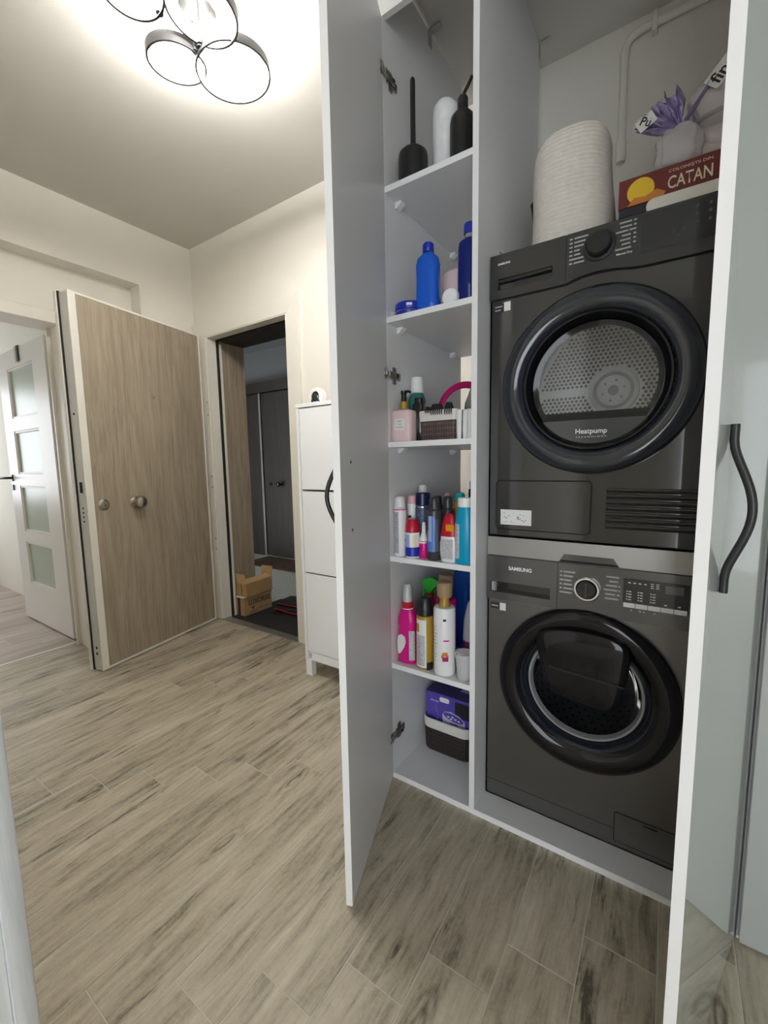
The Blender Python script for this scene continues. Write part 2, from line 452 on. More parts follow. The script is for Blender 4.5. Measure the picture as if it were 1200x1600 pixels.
def text(s, width, m, parent, loc, rot=(90, 0, 0), height=None, name='lettering', bold=0.0, shear=0.0, scale_z=1.0):
    c = bpy.data.curves.new('t', 'FONT')
    c.body = s; c.size = 1.0; c.align_x = 'CENTER'; c.align_y = 'CENTER'; c.extrude = 0.0; c.offset = bold; c.shear = shear
    c.resolution_u = 3
    to = bpy.data.objects.new('t', c)
    COL.objects.link(to)
    bpy.context.view_layer.update()
    dg = bpy.context.evaluated_depsgraph_get()
    me = bpy.data.meshes.new_from_object(to.evaluated_get(dg))
    bpy.data.objects.remove(to); bpy.data.curves.remove(c)
    xs = [v.co.x for v in me.vertices]; ys = [v.co.y for v in me.vertices]
    kx = width / (max(xs) - min(xs)); ky = kx if height is None else height / (max(ys) - min(ys))
    mx, my = (max(xs) + min(xs)) / 2, (max(ys) + min(ys)) / 2
    for v in me.vertices:
        v.co = ((v.co.x - mx) * kx, (v.co.y - my) * ky, 0)
    me.name = name
    me.materials.append(M[m] if isinstance(m, str) else m)
    o = bpy.data.objects.new(name, me)
    COL.objects.link(o)
    o.parent = parent
    o.location = loc
    o.rotation_euler = [math.radians(a) for a in rot]
    return o

def lines(rows, x0, z0, dz, h, y, m, parent, name='printed_text'):
    """small unreadable print: one thin bar for each word"""
    bm = NB()
    for k, row in enumerate(rows):
        z = z0 - k * dz
        for a, b in row:
            box(bm, x0 + a, x0 + b, y - 0.0004, y, z - h, z)
    return obj(name, bm, m, parent, 0)

def patch(r, z0, z1, a0, a1, m, parent, name='label', seg=14, sx=1.0, sy=1.0, power=2.0, off=0.0006, r1=None):
    """a printed label wrapped on a round body; angles in degrees, -90 faces the camera side"""
    return obj(name, lathe([(r + off, z0), ((r if r1 is None else r1) + off, z1)], seg, sx, sy, math.radians(a0), math.radians(a1), power), m, parent, 60)

# ================================================================ THE SETTING
CEIL = 2.74
YE = 0.711           # face of the entry wall
XL = -2.172          # face of the beam on the left wall
XR = -2.29           # recessed part of the left wall
# ---- floor with every wood tile
fl = struct('floor', bx(-2.49, 3.3, -4.05, YE + 0.01, -0.03, -0.0012), 'grout', 'grey beige wood-look tile floor of the entry hall')
TW, TL, G = 0.1528, 0.921, 0.0026
tile_cache = {}
def floor_tiles(parent, xa, xb, ya, yb, m, name):
    k0 = int(math.floor((xa - 0.078) / TW)) - 1
    k1 = int(math.ceil((xb - 0.078) / TW)) + 1
    for k in range(k0, k1 + 1):
        x0 = 0.078 + TW * k; x1 = x0 + TW
        cx0, cx1 = max(x0, xa), min(x1, xb)
        if cx1 - cx0 < 0.012: continue
        e = (-0.686 + 0.122 * k) % TL
        n0 = int(math.floor((ya - e) / TL)) - 1
        for n in range(n0, n0 + int((yb - ya) / TL) + 4):
            y0 = e + n * TL; y1 = y0 + TL
            cy0, cy1 = max(y0, ya), min(y1, yb)
            if cy1 - cy0 < 0.02: continue
            wdt, lng = round(cx1 - cx0 - G, 4), round(cy1 - cy0 - G, 4)
            key = (wdt, lng, m)
            if key not in tile_cache:
                bm = bx(-wdt / 2, wdt / 2, -lng / 2, lng / 2, -0.008, 0, 0.0006)
                bmesh.ops.recalc_face_normals(bm, faces=bm.faces)
                me = bpy.data.meshes.new(name); bm.to_mesh(me); bm.free(); me.materials.append(M[m]); tile_cache[key] = me
            o = bpy.data.objects.new(name, tile_cache[key]); COL.objects.link(o)
            o.parent = parent
            o.location = ((cx0 + cx1) / 2, (cy0 + cy1) / 2, 0)
floor_tiles(fl, -2.478, 1.75, -1.62, YE, 'plank', 'floor_tile')
flr = struct('floor_room', bx(-5.3, -2.49, -1.7, 0.1, -0.03, -0.0012), 'grout', 'pinkish wood-look floor of the room behind the glazed door')
floor_tiles(flr, -5.2, -2.492, -1.3, 0.08, 'plank_room', 'floor_tile')
struct('trim_1', bx(-2.497, -2.478, -1.0, -0.11, -0.01, 0.0015, 0.0006), 'white_trim', 'pale threshold strip between hall floor and room floor')

# ---- ceiling and walls
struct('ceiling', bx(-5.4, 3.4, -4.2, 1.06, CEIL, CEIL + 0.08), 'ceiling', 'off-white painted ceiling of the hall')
# entry wall (parallel to the closet front), with the doorway cut out
def wall_back():
    bm = NB()
    box(bm, -2.75, -2.012, YE, 1.0, 0, CEIL)
    box(bm, -1.178, 3.4, YE, 1.0, 0, CEIL)
    box(bm, -2.012, -1.178, YE, 1.0, 2.105, CEIL)
    return bm
struct('wall_back', wall_back(), 'plaster', 'cream plastered wall with the entrance doorway')
def wall_left():
    bm = NB()
    box(bm, -2.49, XL, -2.6, 0.331, 2.379, CEIL)       # beam over the recess
    box(bm, -2.49, XL, 0.331, YE, 0, CEIL)             # full-thickness pier in the corner
    box(bm, -2.49, XR, -0.09, 0.331, 0, 2.379)
    box(bm, -2.49, XR, -1.02, -0.09, 2.055, 2.379)
    box(bm, -2.49, XR, -2.6, -1.02, 0, 2.379)
    return bm
struct('wall_left', wall_left(), 'plaster', 'cream plastered left wall with a shallow recess under a beam')
struct('wall_front', bx(-2.4, -0.01, -1.20, -1.085, 0, CEIL), 'plaster', 'cream wall on the camera side of the hall')
struct('wall_right', bx(3.2, 3.32, -4.1, YE, 0, CEIL), 'plaster', 'cream wall at the far right')
struct('wall_kitchen', bx(-0.13, -0.01, -4.1, -1.2005, 0, CEIL), 'plaster', 'cream side wall of the room behind the camera')
struct('wall_rear', join(box(NB(), -0.13, 0.9, -4.1, -4.0, 0, CEIL), box(NB(), 3.0, 3.2, -4.1, -4.0, 0, CEIL), box(NB(), 0.9, 3.0, -4.1, -4.0, 2.1, CEIL)), 'plaster', 'cream wall behind the camera with an unseen opening added for daylight')  # opening added out of view, placed and sized for the daylight it lets in
struct('wall_daylight_opening', join(box(NB(), -5.4, -5.3, -1.8, 0.2, 0, 0.85), box(NB(), -5.4, -5.3, -1.8, 0.2, 2.05, CEIL), box(NB(), -5.4, -5.3, -1.8, -1.45, 0.85, 2.05), box(NB(), -5.4, -5.3, -0.15, 0.2, 0.85, 2.05)), 'plaster', 'cream wall of the room behind the glazed door with an unseen opening added for daylight')  # added opening, never in view, sized to set the room's brightness
struct('wall_side', bx(-5.3, -2.49, -1.8, -1.7, 0, CEIL), 'plaster', 'cream side wall of the room behind the glazed door')
struct('wall_room', bx(-5.3, -2.49, 0.085, 0.2, 0, CEIL), 'plaster', 'white end wall of the room behind the glazed door')

# near door casing at the left edge of the photograph
tr = tag(bpy.data.objects.new('trim_2', None), 'white wood-grained door casing close to the camera at the left edge', kind='structure')
COL.objects.link(tr)
obj('casing_board', bx(-0.06, 0.030, -1.095, -1.066, 0, 2.2, 0.004, 2), 'white_grain', tr)
obj('casing_jamb', bx(-0.01, 0.024, -1.25, -1.0955, 0, 2.12), 'white_grain', tr, 0)

# ---- frame of the glazed door in the left wall
tr = tag(bpy.data.objects.new('trim_3', None), 'white casing around the doorway in the recessed left wall', kind='structure')
COL.objects.link(tr)
obj('casing_head', bx(XR, XR + 0.018, -1.09, -0.035, 2.035, 2.105, 0.003), 'white_trim', tr)
obj('casing_side', bx(XR, XR + 0.018, -0.109, -0.035, 0, 2.034, 0.003), 'white_trim', tr)
obj('casing_side', bx(XR, XR + 0.018, -1.09, -1.016, 0, 2.034, 0.003), 'white_trim', tr)
obj('jamb', bx(-2.492, XR - 0.0005, -0.109, -0.0905, 0, 2.054), 'white_trim', tr, 0)
obj('jamb', bx(-2.492, XR - 0.0005, -1.0195, -1.0, 0, 2.054), 'white_trim', tr, 0)
obj('head_jamb', bx(-2.492, XR - 0.0005, -0.999, -0.110, 2.036, 2.054), 'white_trim', tr, 0)
obj('door_stop', bx(-2.44, -2.425, -0.128, -0.1095, 0, 2.035), 'white_trim', tr, 0)

# ---- glazed interior door (open into the room)
d2 = thing('door_2', 'white interior door with four frosted greenish panes, open into the next room', 'door', (-2.53, -0.112, 0.012))
d2['kind'] = 'structure'
PX0, PX1 = -0.90, 0.0
panes = [(1.535, 1.885), (1.128, 1.443), (0.70, 1.043), (0.293, 0.618)]
gx0, gx1 = -0.715, -0.225
def leaf2():
    bm = NB()
    box(bm, PX0, gx0, 0, 0.04, 0, 2.01)
    box(bm, gx1, PX1, 0, 0.04, 0, 2.01)
    zs = [0.0] + [v for p in reversed(panes) for v in p] + [2.01]
    for a, b in zip(zs[0::2], zs[1::2]):
        box(bm, gx0, gx1, 0, 0.04, a, b)
    return bm
obj('door_leaf', leaf2(), 'white_door', d2, 0)
for a, b in panes:
    obj('glass_pane', bx(gx0 + 0.001, gx1 - 0.001, 0.016, 0.022, a + 0.001, b - 0.001), 'frost', d2, 0)
    fm = NB()
    t = 0.014
    box(fm, gx0 + 0.0015, gx0 + t, 0.004, 0.0155, a + 0.0015, b - 0.0015); box(fm, gx1 - t, gx1 - 0.0015, 0.004, 0.0155, a + 0.0015, b - 0.0015)
    box(fm, gx0 + t, gx1 - t, 0.004, 0.0155, a + 0.0015, a + t); box(fm, gx0 + t, gx1 - t, 0.004, 0.0155, b - t, b - 0.0015)
    obj('glazing_bead', fm, 'white_trim', d2, 0)
hb = NB(); box(hb, -0.88, -0.84, -0.008, 0, 1.075, 1.125)
lv = tube(NB(), [(-0.86, -0.006, 1.10), (-0.86, -0.045, 1.10), (-0.885, -0.052, 1.10), (-0.985, -0.052, 1.098)], 0.009, 8)
obj('lever_handle', join(hb, lv), 'black', d2)
obj('keyhole_plate', bx(-0.88, -0.84, -0.008, -0.0003, 1.005, 1.048, 0.002), 'black', d2)
hk = thing('over_door_hook', 'small black and grey hook over the top of the glazed door', 'hook', (-3.02, -0.135, 1.955))
obj('hook_plate', bx(-0.008, 0.028, -0.004, 0, 0, 0.105, 0.001), 'black', hk)
obj('hook_top', join(bx(-0.008, 0.028, -0.004, 0.07, 0.1055, 0.109), bx(-0.042, -0.009, -0.003, 0.001, 0.0, 0.105)), 'steel', hk, 0)
hk.location = (-2.995, -0.1165, 1.92)

# ---- entrance doorway: steel frame, wood reveal, sill
tr = tag(bpy.data.objects.new('trim_4', None), 'cream steel frame of the entrance doorway', kind='structure')
COL.objects.link(tr)
YC = YE - 0.022
obj('frame_head', prism([(-2.168, 2.205), (-1.088, 2.205), (-1.178, 2.098), (-2.012, 2.098)], YC, YE - 0.0005), 'white_metal', tr, 0)
obj('frame_side', prism([(-1.087, 2.204), (-1.087, 0), (-1.178, 0), (-1.178, 2.097)], YC, YE - 0.0005), 'white_metal', tr, 0)
obj('frame_side', prism([(-2.169, 2.204), (-2.012, 2.097), (-2.012, 0), (-2.169, 0)], YC, YE - 0.0005), 'white_metal', tr, 0)
bb = NB()
for pts in (((-1.182, -1.178), (0, 2.09)), ):
    box(bb, -1.196, -1.1785, YC + 0.004, YE + 0.05, 0, 2.09)
box(bb, -2.0115, -1.994, YC + 0.004, YE + 0.05, 0, 2.09)
box(bb, -2.0115, -1.1785, YC + 0.004, YE + 0.05, 2.0905, 2.1045)
obj('frame_rebate', bb, 'white_metal', tr, 0)
gk = NB()
box(gk, -2.0115, -1.982, YE + 0.051, YE + 0.066, 0, 2.088); box(gk, -2.0115, -1.1785, YE + 0.051, YE + 0.066, 2.0885, 2.1045); box(gk, -1.208, -1.1785, YE + 0.051, YE + 0.066, 0, 2.088)
obj('gasket', gk, 'rubber', tr, 0)
obj('strike_hole', join(*[move(lathe([(0, 0), (0.010, 0), (0.010, 0.002), (0, 0.002)], 12), (-2.03, YC - 0.0003, z), RX(90)) for z in (0.55, 0.63, 1.02, 1.1, 1.55, 1.64)]), 'steel', tr)
obj('sill', bx(-2.0, -1.19, YC - 0.01, YE + 0.03, 0.0003, 0.006, 0.001), 'kit_metal', tr, 0)
tr = tag(bpy.data.objects.new('trim_5', None), 'beige oak lining of the entrance doorway reveal', kind='structure')
COL.objects.link(tr)
obj('side_lining', bx(-2.0115, -1.985, YE + 0.067, 1.0, 0.004, 2.08), 'oak', tr, 0)
obj('side_lining', bx(-1.205, -1.1785, YE + 0.067, 1.0, 0.004, 2.08), 'oak', tr, 0)
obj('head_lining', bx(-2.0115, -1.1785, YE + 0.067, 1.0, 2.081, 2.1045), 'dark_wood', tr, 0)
obj('edge_strip', bx(-1.984, -1.974, YE + 0.067, YE + 0.082, 0.004, 2.06), 'white_metal', tr, 0)

# ---- entrance door leaf, open about 78 degrees; local x runs from hinge to free edge, local y into the leaf
A = Vector((-1.857, -0.213)); B_ = Vector((-2.039, 0.654))
u = (A - B_).normalized()
ang = math.degrees(math.atan2(u.y, u.x))
d1 = thing('door_1', 'beige oak entrance door with steel knob, standing open into the hall', 'door', (B_.x, B_.y, 0.008), ang)
d1['kind'] = 'structure'
LW, LH = 0.886, 2.10
obj('door_core', bx(0.0, LW - 0.002, -0.074, -0.004, 0.0, LH, 0.002), 'white_metal', d1, 0)
obj('oak_panel', bx(0.013, LW - 0.04, -0.0035, 0.004, 0.014, LH - 0.012, 0.001), 'oak', d1, 0)
obj('edge_profile', join(bx(LW - 0.0385, LW + 0.002, -0.0035, 0.006, 0.0, LH, 0.001), bx(0.0, 0.0125, -0.0035, 0.006, 0, LH, 0.001), bx(0.0126, LW - 0.0386, -0.0035, 0.006, 0, 0.0135), bx(0.0126, LW - 0.0386, -0.0035, 0.006, LH - 0.0115, LH)), 'white_metal', d1, 0)
obj('lock_strip', bx(LW - 0.0018, LW + 0.002, -0.062, -0.006, 0.01, LH - 0.01, 0.0006), 'lock_steel', d1, 0)
obj('gasket', bx(LW - 0.0018, LW + 0.006, -0.0735, -0.063, 0.0, LH), 'rubber', d1, 0)
obj('outer_lip', bx(LW - 0.0018, LW + 0.012, -0.092, -0.0745, 0.0, LH), 'white_metal', d1, 0)
for z, h in ((0.10, 0.016), (0.135, 0.016), (0.87, 0.012), (0.895, 0.012), (0.92, 0.012), (0.945, 0.012), (1.46, 0.014)):
    obj('bolt_hole', move(lathe([(0, 0), (h / 2, 0), (h / 2, 0.001), (0, 0.001)], 10), (LW + 0.0022, -0.032, z), RY(90)), 'hole', d1)
obj('latch', bx(LW + 0.0022, LW + 0.005, -0.040, -0.020, 1.03, 1.09), 'hole', d1, 0)
kn = obj('door_knob', move(lathe([(0, 0), (0.033, 0), (0.034, 0.006), (0.026, 0.010), (0.015, 0.014), (0.014, 0.03), (0.020, 0.036), (0.033, 0.043), (0.036, 0.054), (0.032, 0.066), (0.018, 0.073), (0, 0.074)], 32), (0, 0, 0), RX(-90)), 'satin_nickel', d1, 40, (0.60, 0.0045, 0.957))
kn['label'] = 'round satin nickel door knob'
lk = obj('lock_plate', move(lathe([(0, 0), (0.032, 0), (0.032, 0.004), (0.026, 0.008), (0.019, 0.009), (0.019, 0.015), (0, 0.015)], 28), (0, 0, 0), RX(-90)), 'satin_nickel', d1, 30, (0.797, 0.0045, 0.957))
obj('keyhole', bx(-0.002, 0.002, 0.0152, 0.0158, -0.010, 0.006), 'hole', lk, 0)
obj('peephole', move(lathe([(0, 0), (0.010, 0), (0.010, 0.003), (0.006, 0.004), (0.005, 0.002), (0, 0.002)], 18), (0, 0, 0), RX(-90)), 'satin_nickel', d1, 40, (0.412, 0.0045, 1.612))

# ---- stair hall beyond the doorway
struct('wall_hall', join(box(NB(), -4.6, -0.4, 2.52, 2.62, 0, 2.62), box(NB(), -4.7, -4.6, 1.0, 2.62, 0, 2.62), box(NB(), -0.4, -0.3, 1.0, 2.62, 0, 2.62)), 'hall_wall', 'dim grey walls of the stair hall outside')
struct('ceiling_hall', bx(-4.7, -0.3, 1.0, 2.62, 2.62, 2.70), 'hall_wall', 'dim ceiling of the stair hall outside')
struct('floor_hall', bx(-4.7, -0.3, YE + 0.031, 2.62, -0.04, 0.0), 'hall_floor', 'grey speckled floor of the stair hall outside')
d3 = thing('door_3', 'dark brown front door across the dim stair hall', 'door', (-3.35, 2.50, 0.0))
d3['kind'] = 'structure'
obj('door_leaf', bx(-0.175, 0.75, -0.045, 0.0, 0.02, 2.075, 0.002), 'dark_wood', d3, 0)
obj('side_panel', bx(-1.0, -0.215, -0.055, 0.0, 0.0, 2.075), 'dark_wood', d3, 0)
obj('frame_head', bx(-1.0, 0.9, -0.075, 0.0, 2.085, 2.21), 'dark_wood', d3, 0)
obj('edge_strip', bx(-0.212, -0.18, -0.06, 0.0, 0.0, 2.08), 'steel', d3, 0)
obj('threshold', bx(-0.175, 0.75, -0.075, 0.0, 0.0, 0.018), 'steel', d3, 0)
obj('door_knob', move(lathe([(0, 0), (0.030, 0), (0.028, 0.008), (0.014, 0.014), (0.014, 0.03), (0.032, 0.042), (0.034, 0.055), (0.02, 0.068), (0, 0.07)], 20), (0.13, -0.0455, 0.94), RX(90)), 'black_gloss', d3)
obj('lock_plate', move(lathe([(0, 0), (0.026, 0), (0.026, 0.006), (0, 0.008)], 18), (-0.06, -0.0455, 0.94), RX(90)), 'black_gloss', d3)

# ================================================================ THINGS IN THE DOORWAY
t = thing('doormat', 'thin charcoal doormat lying in the entrance doorway', 'doormat', (-1.59, 0.98, 0.0002))
obj('mat_pile', bx(-0.38, 0.38, -0.225, 0.27, 0.001, 0.010, 0.003), 'mat_black', t, 0)
obj('mat_border', bx(-0.39, 0.39, -0.235, 0.28, 0.0, 0.0055, 0.001), 'rubber', t, 0)
tag(obj('far_doormat', bx(-3.45, -2.55, 1.98, 2.40, 0.0002, 0.012, 0.003), 'mat_brown'), 'brown doormat before the dark door across the stair hall', 'doormat')

bxl = thing('cardboard_box', 'lower closed brown cardboard box with printed lettering, on the doormat', 'box', (-1.93, 0.93, 0.0104))
bw, bd, bh = 0.055, 0.135, 0.145
obj('carton', bx(-bw, bw, -bd, bd, 0, bh, 0.0015), 'card', bxl, 0)
obj('packing_tape', bx(-0.024, 0.004, -bd - 0.0008, -bd - 0.0001, 0.002, bh - 0.002), 'tape', bxl, 0)
obj('paper_flap', prism([(-0.035, 0.0), (0.050, 0.0), (0.054, 0.03), (-0.04, 0.03)], 0, 0.001, 'xy'), 'paper', bxl, 0, (0, -bd - 0.012, bh + 0.001), (8, 0, 0))
text('LUXORISE', 0.215, 'print_black', bxl, (bw + 0.0006, 0.012, 0.097), (90, 0, 90), 0.042, bold=0.022)
text('v', 0.034, 'print_black', bxl, (bw + 0.0006, -0.055, 0.050), (90, 0, 90), 0.026, name='bird_mark', bold=0.03)
lines([[(0, 0.05), (0.055, 0.07)], [(0.0, 0.03), (0.035, 0.07)]], 0, 0, 0.012, 0.004, 0, 'print_black', bxl).matrix_basis = Matrix.Translation((bw + 0.0006, -0.085, 0.028)) @ Matrix.Rotation(PI / 2, 4, 'Z')
lines([[(0, 0.05), (0.055, 0.11)]], 0, 0, 0.012, 0.004, 0, 'print_black', bxl).matrix_basis = Matrix.Translation((bw + 0.0006, 0.0, 0.036)) @ Matrix.Rotation(PI / 2, 4, 'Z')
bxu = thing('cardboard_box', 'upper open brown cardboard box with raised flaps, stacked on the lettered box', 'box', (-1.920, 0.938, 0.1585), 4)
uh = 0.105
def carton_open():
    t = 0.003
    bm = bx(-bw, bw, -bd, bd, 0, t)
    bm = join(bm, bx(-bw, -bw + t, -bd, bd, t, uh), bx(bw - t, bw, -bd, bd, t, uh), bx(-bw + t, bw - t, -bd, -bd + t, t, uh), bx(-bw + t, bw - t, bd - t, bd, t, uh))
    return bm
obj('carton', carton_open(), 'card', bxu, 0)
fa = 0.0
obj('flap', bx(-bw, bw, -0.0015, 0.0015, 0, 0.078), 'card_in', bxu, 0, (0, -bd + 0.002, uh + 0.001), (6, 0, -4))
obj('flap', bx(-bw, bw, -0.0015, 0.0015, 0, 0.085), 'card_in', bxu, 0, (0, bd - 0.002, uh + 0.001), (-5, 0, 4))
obj('flap', bx(-0.062, 0, -bd + 0.006, bd - 0.006, -0.0015, 0.0015), 'card_in', bxu, 0, (bw - 0.002, 0, uh + 0.003), (0, 22, 0))
obj('tear_line', tube(NB(), [(-0.01, -bd - 0.001, uh - 0.004), (0.0, -bd - 0.001, uh - 0.03), (0.0, -bd - 0.001, 0.01)], 0.0018, 6), 'seam', bxu)

bg = thing('folded_bag', 'flat black fabric bag with red trim beside the cardboard boxes', 'bag', (-1.60, 1.10, 0.0105), 6)
obj('bag_body', bx(-0.17, 0.19, -0.10, 0.11, 0.0, 0.05, 0.018, 3), 'bag_black', bg)
obj('bag_flap', bx(-0.16, 0.185, -0.085, 0.10, 0.05, 0.085, 0.014, 3), 'bag_black', bg)
obj('red_piping', tube(NB(), [(-0.16, -0.10, 0.03), (-0.12, -0.109, 0.035), (0.0, -0.112, 0.022), (0.19, -0.106, 0.018)], 0.006, 8), 'bag_red', bg)
obj('red_piping', tube(NB(), [(-0.15, -0.088, 0.075), (0.0, -0.09, 0.072), (0.18, -0.088, 0.07)], 0.003, 6), 'bag_red', bg)
obj('strap', tube(NB(), [(-0.15, -0.10, 0.006), (-0.17, -0.13, 0.007), (-0.13, -0.145, 0.006), (-0.06, -0.12, 0.007)], 0.006, 8), 'bag_black', bg)

# ================================================================ SHOE CABINET
sc = thing('shoe_cabinet', 'narrow white shoe cabinet with three tilting fronts, beside the entrance doorway', 'cabinet', (-0.54, 0.555, 0.0))
SX0, SX1, SY0, SY1 = -0.298, 0.30, -0.155, 0.133
obj('carcass', join(bx(SX0, SX0 + 0.018, SY0, SY1, 0.09, 1.468), bx(SX1 - 0.018, SX1, SY0, SY1, 0.09, 1.468), bx(SX0 + 0.018, SX1 - 0.018, SY1 - 0.01, SY1, 0.09, 1.468), bx(SX0 + 0.018, SX1 - 0.018, SY0 + 0.02, SY1 - 0.01, 0.12, 0.138)), 'shoe_white', sc, 0)
obj('top_board', bx(SX0 - 0.003, SX1 + 0.003, SY0 - 0.003, SY1, 1.4685, 1.488, 0.0015), 'shoe_white', sc, 0)
for a, b in ((0.143, 0.585), (0.593, 1.032), (1.042, 1.463)):
    obj('tilting_front', bx(SX0 + 0.021, SX1 - 0.021, SY0 + 0.001, SY0 + 0.018, a, b, 0.0015), 'shoe_white', sc, 0)
obj('apron', bx(SX0 + 0.045, SX1 - 0.045, SY0 + 0.004, SY0 + 0.022, 0.092, 0.139), 'shoe_white', sc, 0)
for lx in (SX0, SX1 - 0.045):
    for ly in (SY0, SY1 - 0.035):
        obj('leg', bx(lx, lx + 0.045, ly, ly + 0.035, 0.0, 0.0895, 0.001), 'shoe_white', sc, 0)
tp = thing('tape_roll', 'small white roll with a dark core standing on the shoe cabinet', 'tape', (-0.80, 0.53, 1.5385))
obj('roll', move(lathe([(0.028, -0.02), (0.048, -0.018), (0.050, 0.0), (0.048, 0.018), (0.028, 0.02)], 28, closed_prof=True), (0, 0, 0), RX(90)), 'white_plastic', tp)
obj('core', move(lathe([(0.021, -0.018), (0.0275, -0.018), (0.0275, 0.018), (0.021, 0.018)], 24, closed_prof=True), (0, 0, 0), RX(90)), 'black_plastic', tp)
obj('loose_end', tube(NB(), [(-0.022, -0.024, -0.038), (-0.018, -0.025, -0.018), (0.0, -0.026, -0.006), (0.02, -0.025, -0.014), (0.03, -0.024, -0.03)], 0.005, 8), 'black_plastic', tp)

# ================================================================ CLOSET
cl = thing('closet', 'tall white closet with open doors, shelves on the left and appliances on the right', 'closet', (0, 0, 0))
CH = CEIL - 0.004
DEP = 0.606
obj('side_panel', bx(-0.016, 0.003, 0.0, DEP, 0.0, CH), 'laminate', cl, 0)
obj('side_panel', bx(0.978, 0.996, 0.0, DEP, 0.0, CH), 'laminate', cl, 0)
obj('divider', bx(0.304, 0.322, 0.0, DEP, 0.0205, CH), 'laminate', cl, 0)
obj('base_panel', bx(0.0035, 0.9775, 0.0, DEP, 0.0, 0.020), 'laminate', cl, 0)
obj('top_rail', bx(0.0035, 0.3035, 0.0, 0.018, 2.545, CH), 'laminate', cl, 0)
obj('top_rail', bx(0.3225, 0.9775, 0.0, 0.018, 2.545, CH), 'laminate', cl, 0)
eb = NB()
box(eb, 0.304, 0.322, -0.0008, -0.0001, 0.0205, CH); 
obj('edge_band', eb, 'laminate_edge', cl, 0)
obj('edge_band', bx(0.0035, 0.9775, -0.0008, -0.0001, 0.0, 0.0202), 'laminate_edge', cl, 0)
SH = [2.038, 1.636, 1.226, 0.827, 0.430]
for zb in SH:
    s = obj('shelf', bx(0.0035, 0.3035, 0.002, 0.585, zb, zb + 0.018), 'laminate', cl, 0)
    obj('edge_band', bx(0.0035, 0.3035, 0.0012, 0.0019, zb, zb + 0.018), 'laminate_edge', s, 0)
    for y in (0.075, 0.50):
        for sx, xx in ((1, 0.0035), (-1, 0.3035)):
            pts = [(0, 0), (0.024, 0), (0.024, -0.006), (0.007, -0.020), (0, -0.020)]
            obj('shelf_clip', prism([(xx + sx * a, zb - 0.0002 + b) for a, b in pts], y - 0.013, y + 0.013, bev=0.001), 'white_plastic', s, 0)
for z, y in ((CEIL - 0.028, 0.318),):
    obj('angle_bracket', join(bx(0.0035, 0.0055, y - 0.012, y + 0.012, CH - 0.05, CH), bx(0.0055, 0.05, y - 0.012, y + 0.012, CH - 0.002, CH)), 'steel', cl, 0)
obj('angle_bracket', join(bx(0.3225, 0.3245, 0.592, 0.605, CH - 0.05, CH), bx(0.3245, 0.365, 0.59, 0.606, CH - 0.002, CH)), 'steel', cl, 0)
obj('price_tag', bx(0.128, 0.1295, 0.0004, 0.0011, 1.628, 1.652), 'paper', cl, 0)

def bow_handle(parent, x, y0, zc, sgn, L_=0.255, out=0.027):
    """flat black bow handle; local y points away from the door face by sgn"""
    n = 22
    pts = []
    for i in range(n + 1):
        t = -1 + 2 * i / n
        z = zc + t * L_ / 2
        a = abs(t)
        o_ = 0.006 if a > 0.80 else 0.006 + out * (0.5 + 0.5 * math.cos(PI * a / 0.80)) ** 0.75
        pts.append((x, y0 + sgn * o_, z))
    return obj('handle', tube(NB(), pts, 0.006, 10, flat=(0.0060, 0.0055)), 'black', parent, 60)

def closet_door(hx, hy, angdeg, side, label_face):
    """door panel whose local x runs from hinge to free edge; the room side faces local y * side"""
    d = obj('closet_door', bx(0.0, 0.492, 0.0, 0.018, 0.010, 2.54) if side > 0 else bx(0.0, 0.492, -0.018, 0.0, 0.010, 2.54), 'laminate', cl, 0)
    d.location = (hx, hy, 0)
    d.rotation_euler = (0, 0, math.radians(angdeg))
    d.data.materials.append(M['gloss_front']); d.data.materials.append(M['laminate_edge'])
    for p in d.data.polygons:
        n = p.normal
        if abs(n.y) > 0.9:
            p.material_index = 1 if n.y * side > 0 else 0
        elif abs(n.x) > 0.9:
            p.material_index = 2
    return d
# left door: inner face to the right; free edge direction (sin20, -cos20)
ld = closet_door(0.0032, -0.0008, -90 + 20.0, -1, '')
bow_handle(ld, 0.425, -0.0182, 1.09, -1, out=0.038)
for z in (1.176, 1.004):
    obj('screw_head', move(lathe([(0, 0), (0.004, 0), (0.003, 0.0015), (0, 0.0015)], 10), (0.414, 0.0002, z), RX(-90)), 'black', ld)
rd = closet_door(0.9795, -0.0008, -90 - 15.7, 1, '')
bow_handle(rd, 0.425, 0.0182, 1.092, 1)
# concealed hinges on the left panel
for z in (2.385, 1.470, 0.168):
    hb = NB()
    box(hb, 0.0032, 0.009, 0.020, 0.075, z - 0.012, z + 0.012)
    box(hb, 0.0032, 0.0065, 0.032, 0.050, z - 0.028, z + 0.028)
    h = obj('hinge', hb, 'hinge_metal', cl, 0)
    obj('hinge_arm', bx(0.0092, 0.018, -0.006, 0.055, z - 0.009, z + 0.009, 0.002), 'hinge_metal', h, 0)
    obj('hinge_screw', move(lathe([(0, 0), (0.005, 0), (0.004, 0.002), (0, 0.002)], 10), (0.0183, 0.042, z), RY(90)), 'seam', h)
    cu = obj('hinge_cup', move(lathe([(0, 0), (0.0175, 0), (0.0175, 0.0025), (0, 0.0025)], 20), (0.024, 0.0003, z), RX(-90)), 'hinge_metal', ld)
    obj('hinge_link', bx(0.002, 0.034, 0.003, 0.010, z - 0.008, z + 0.008, 0.001), 'hinge_metal', ld, 0)

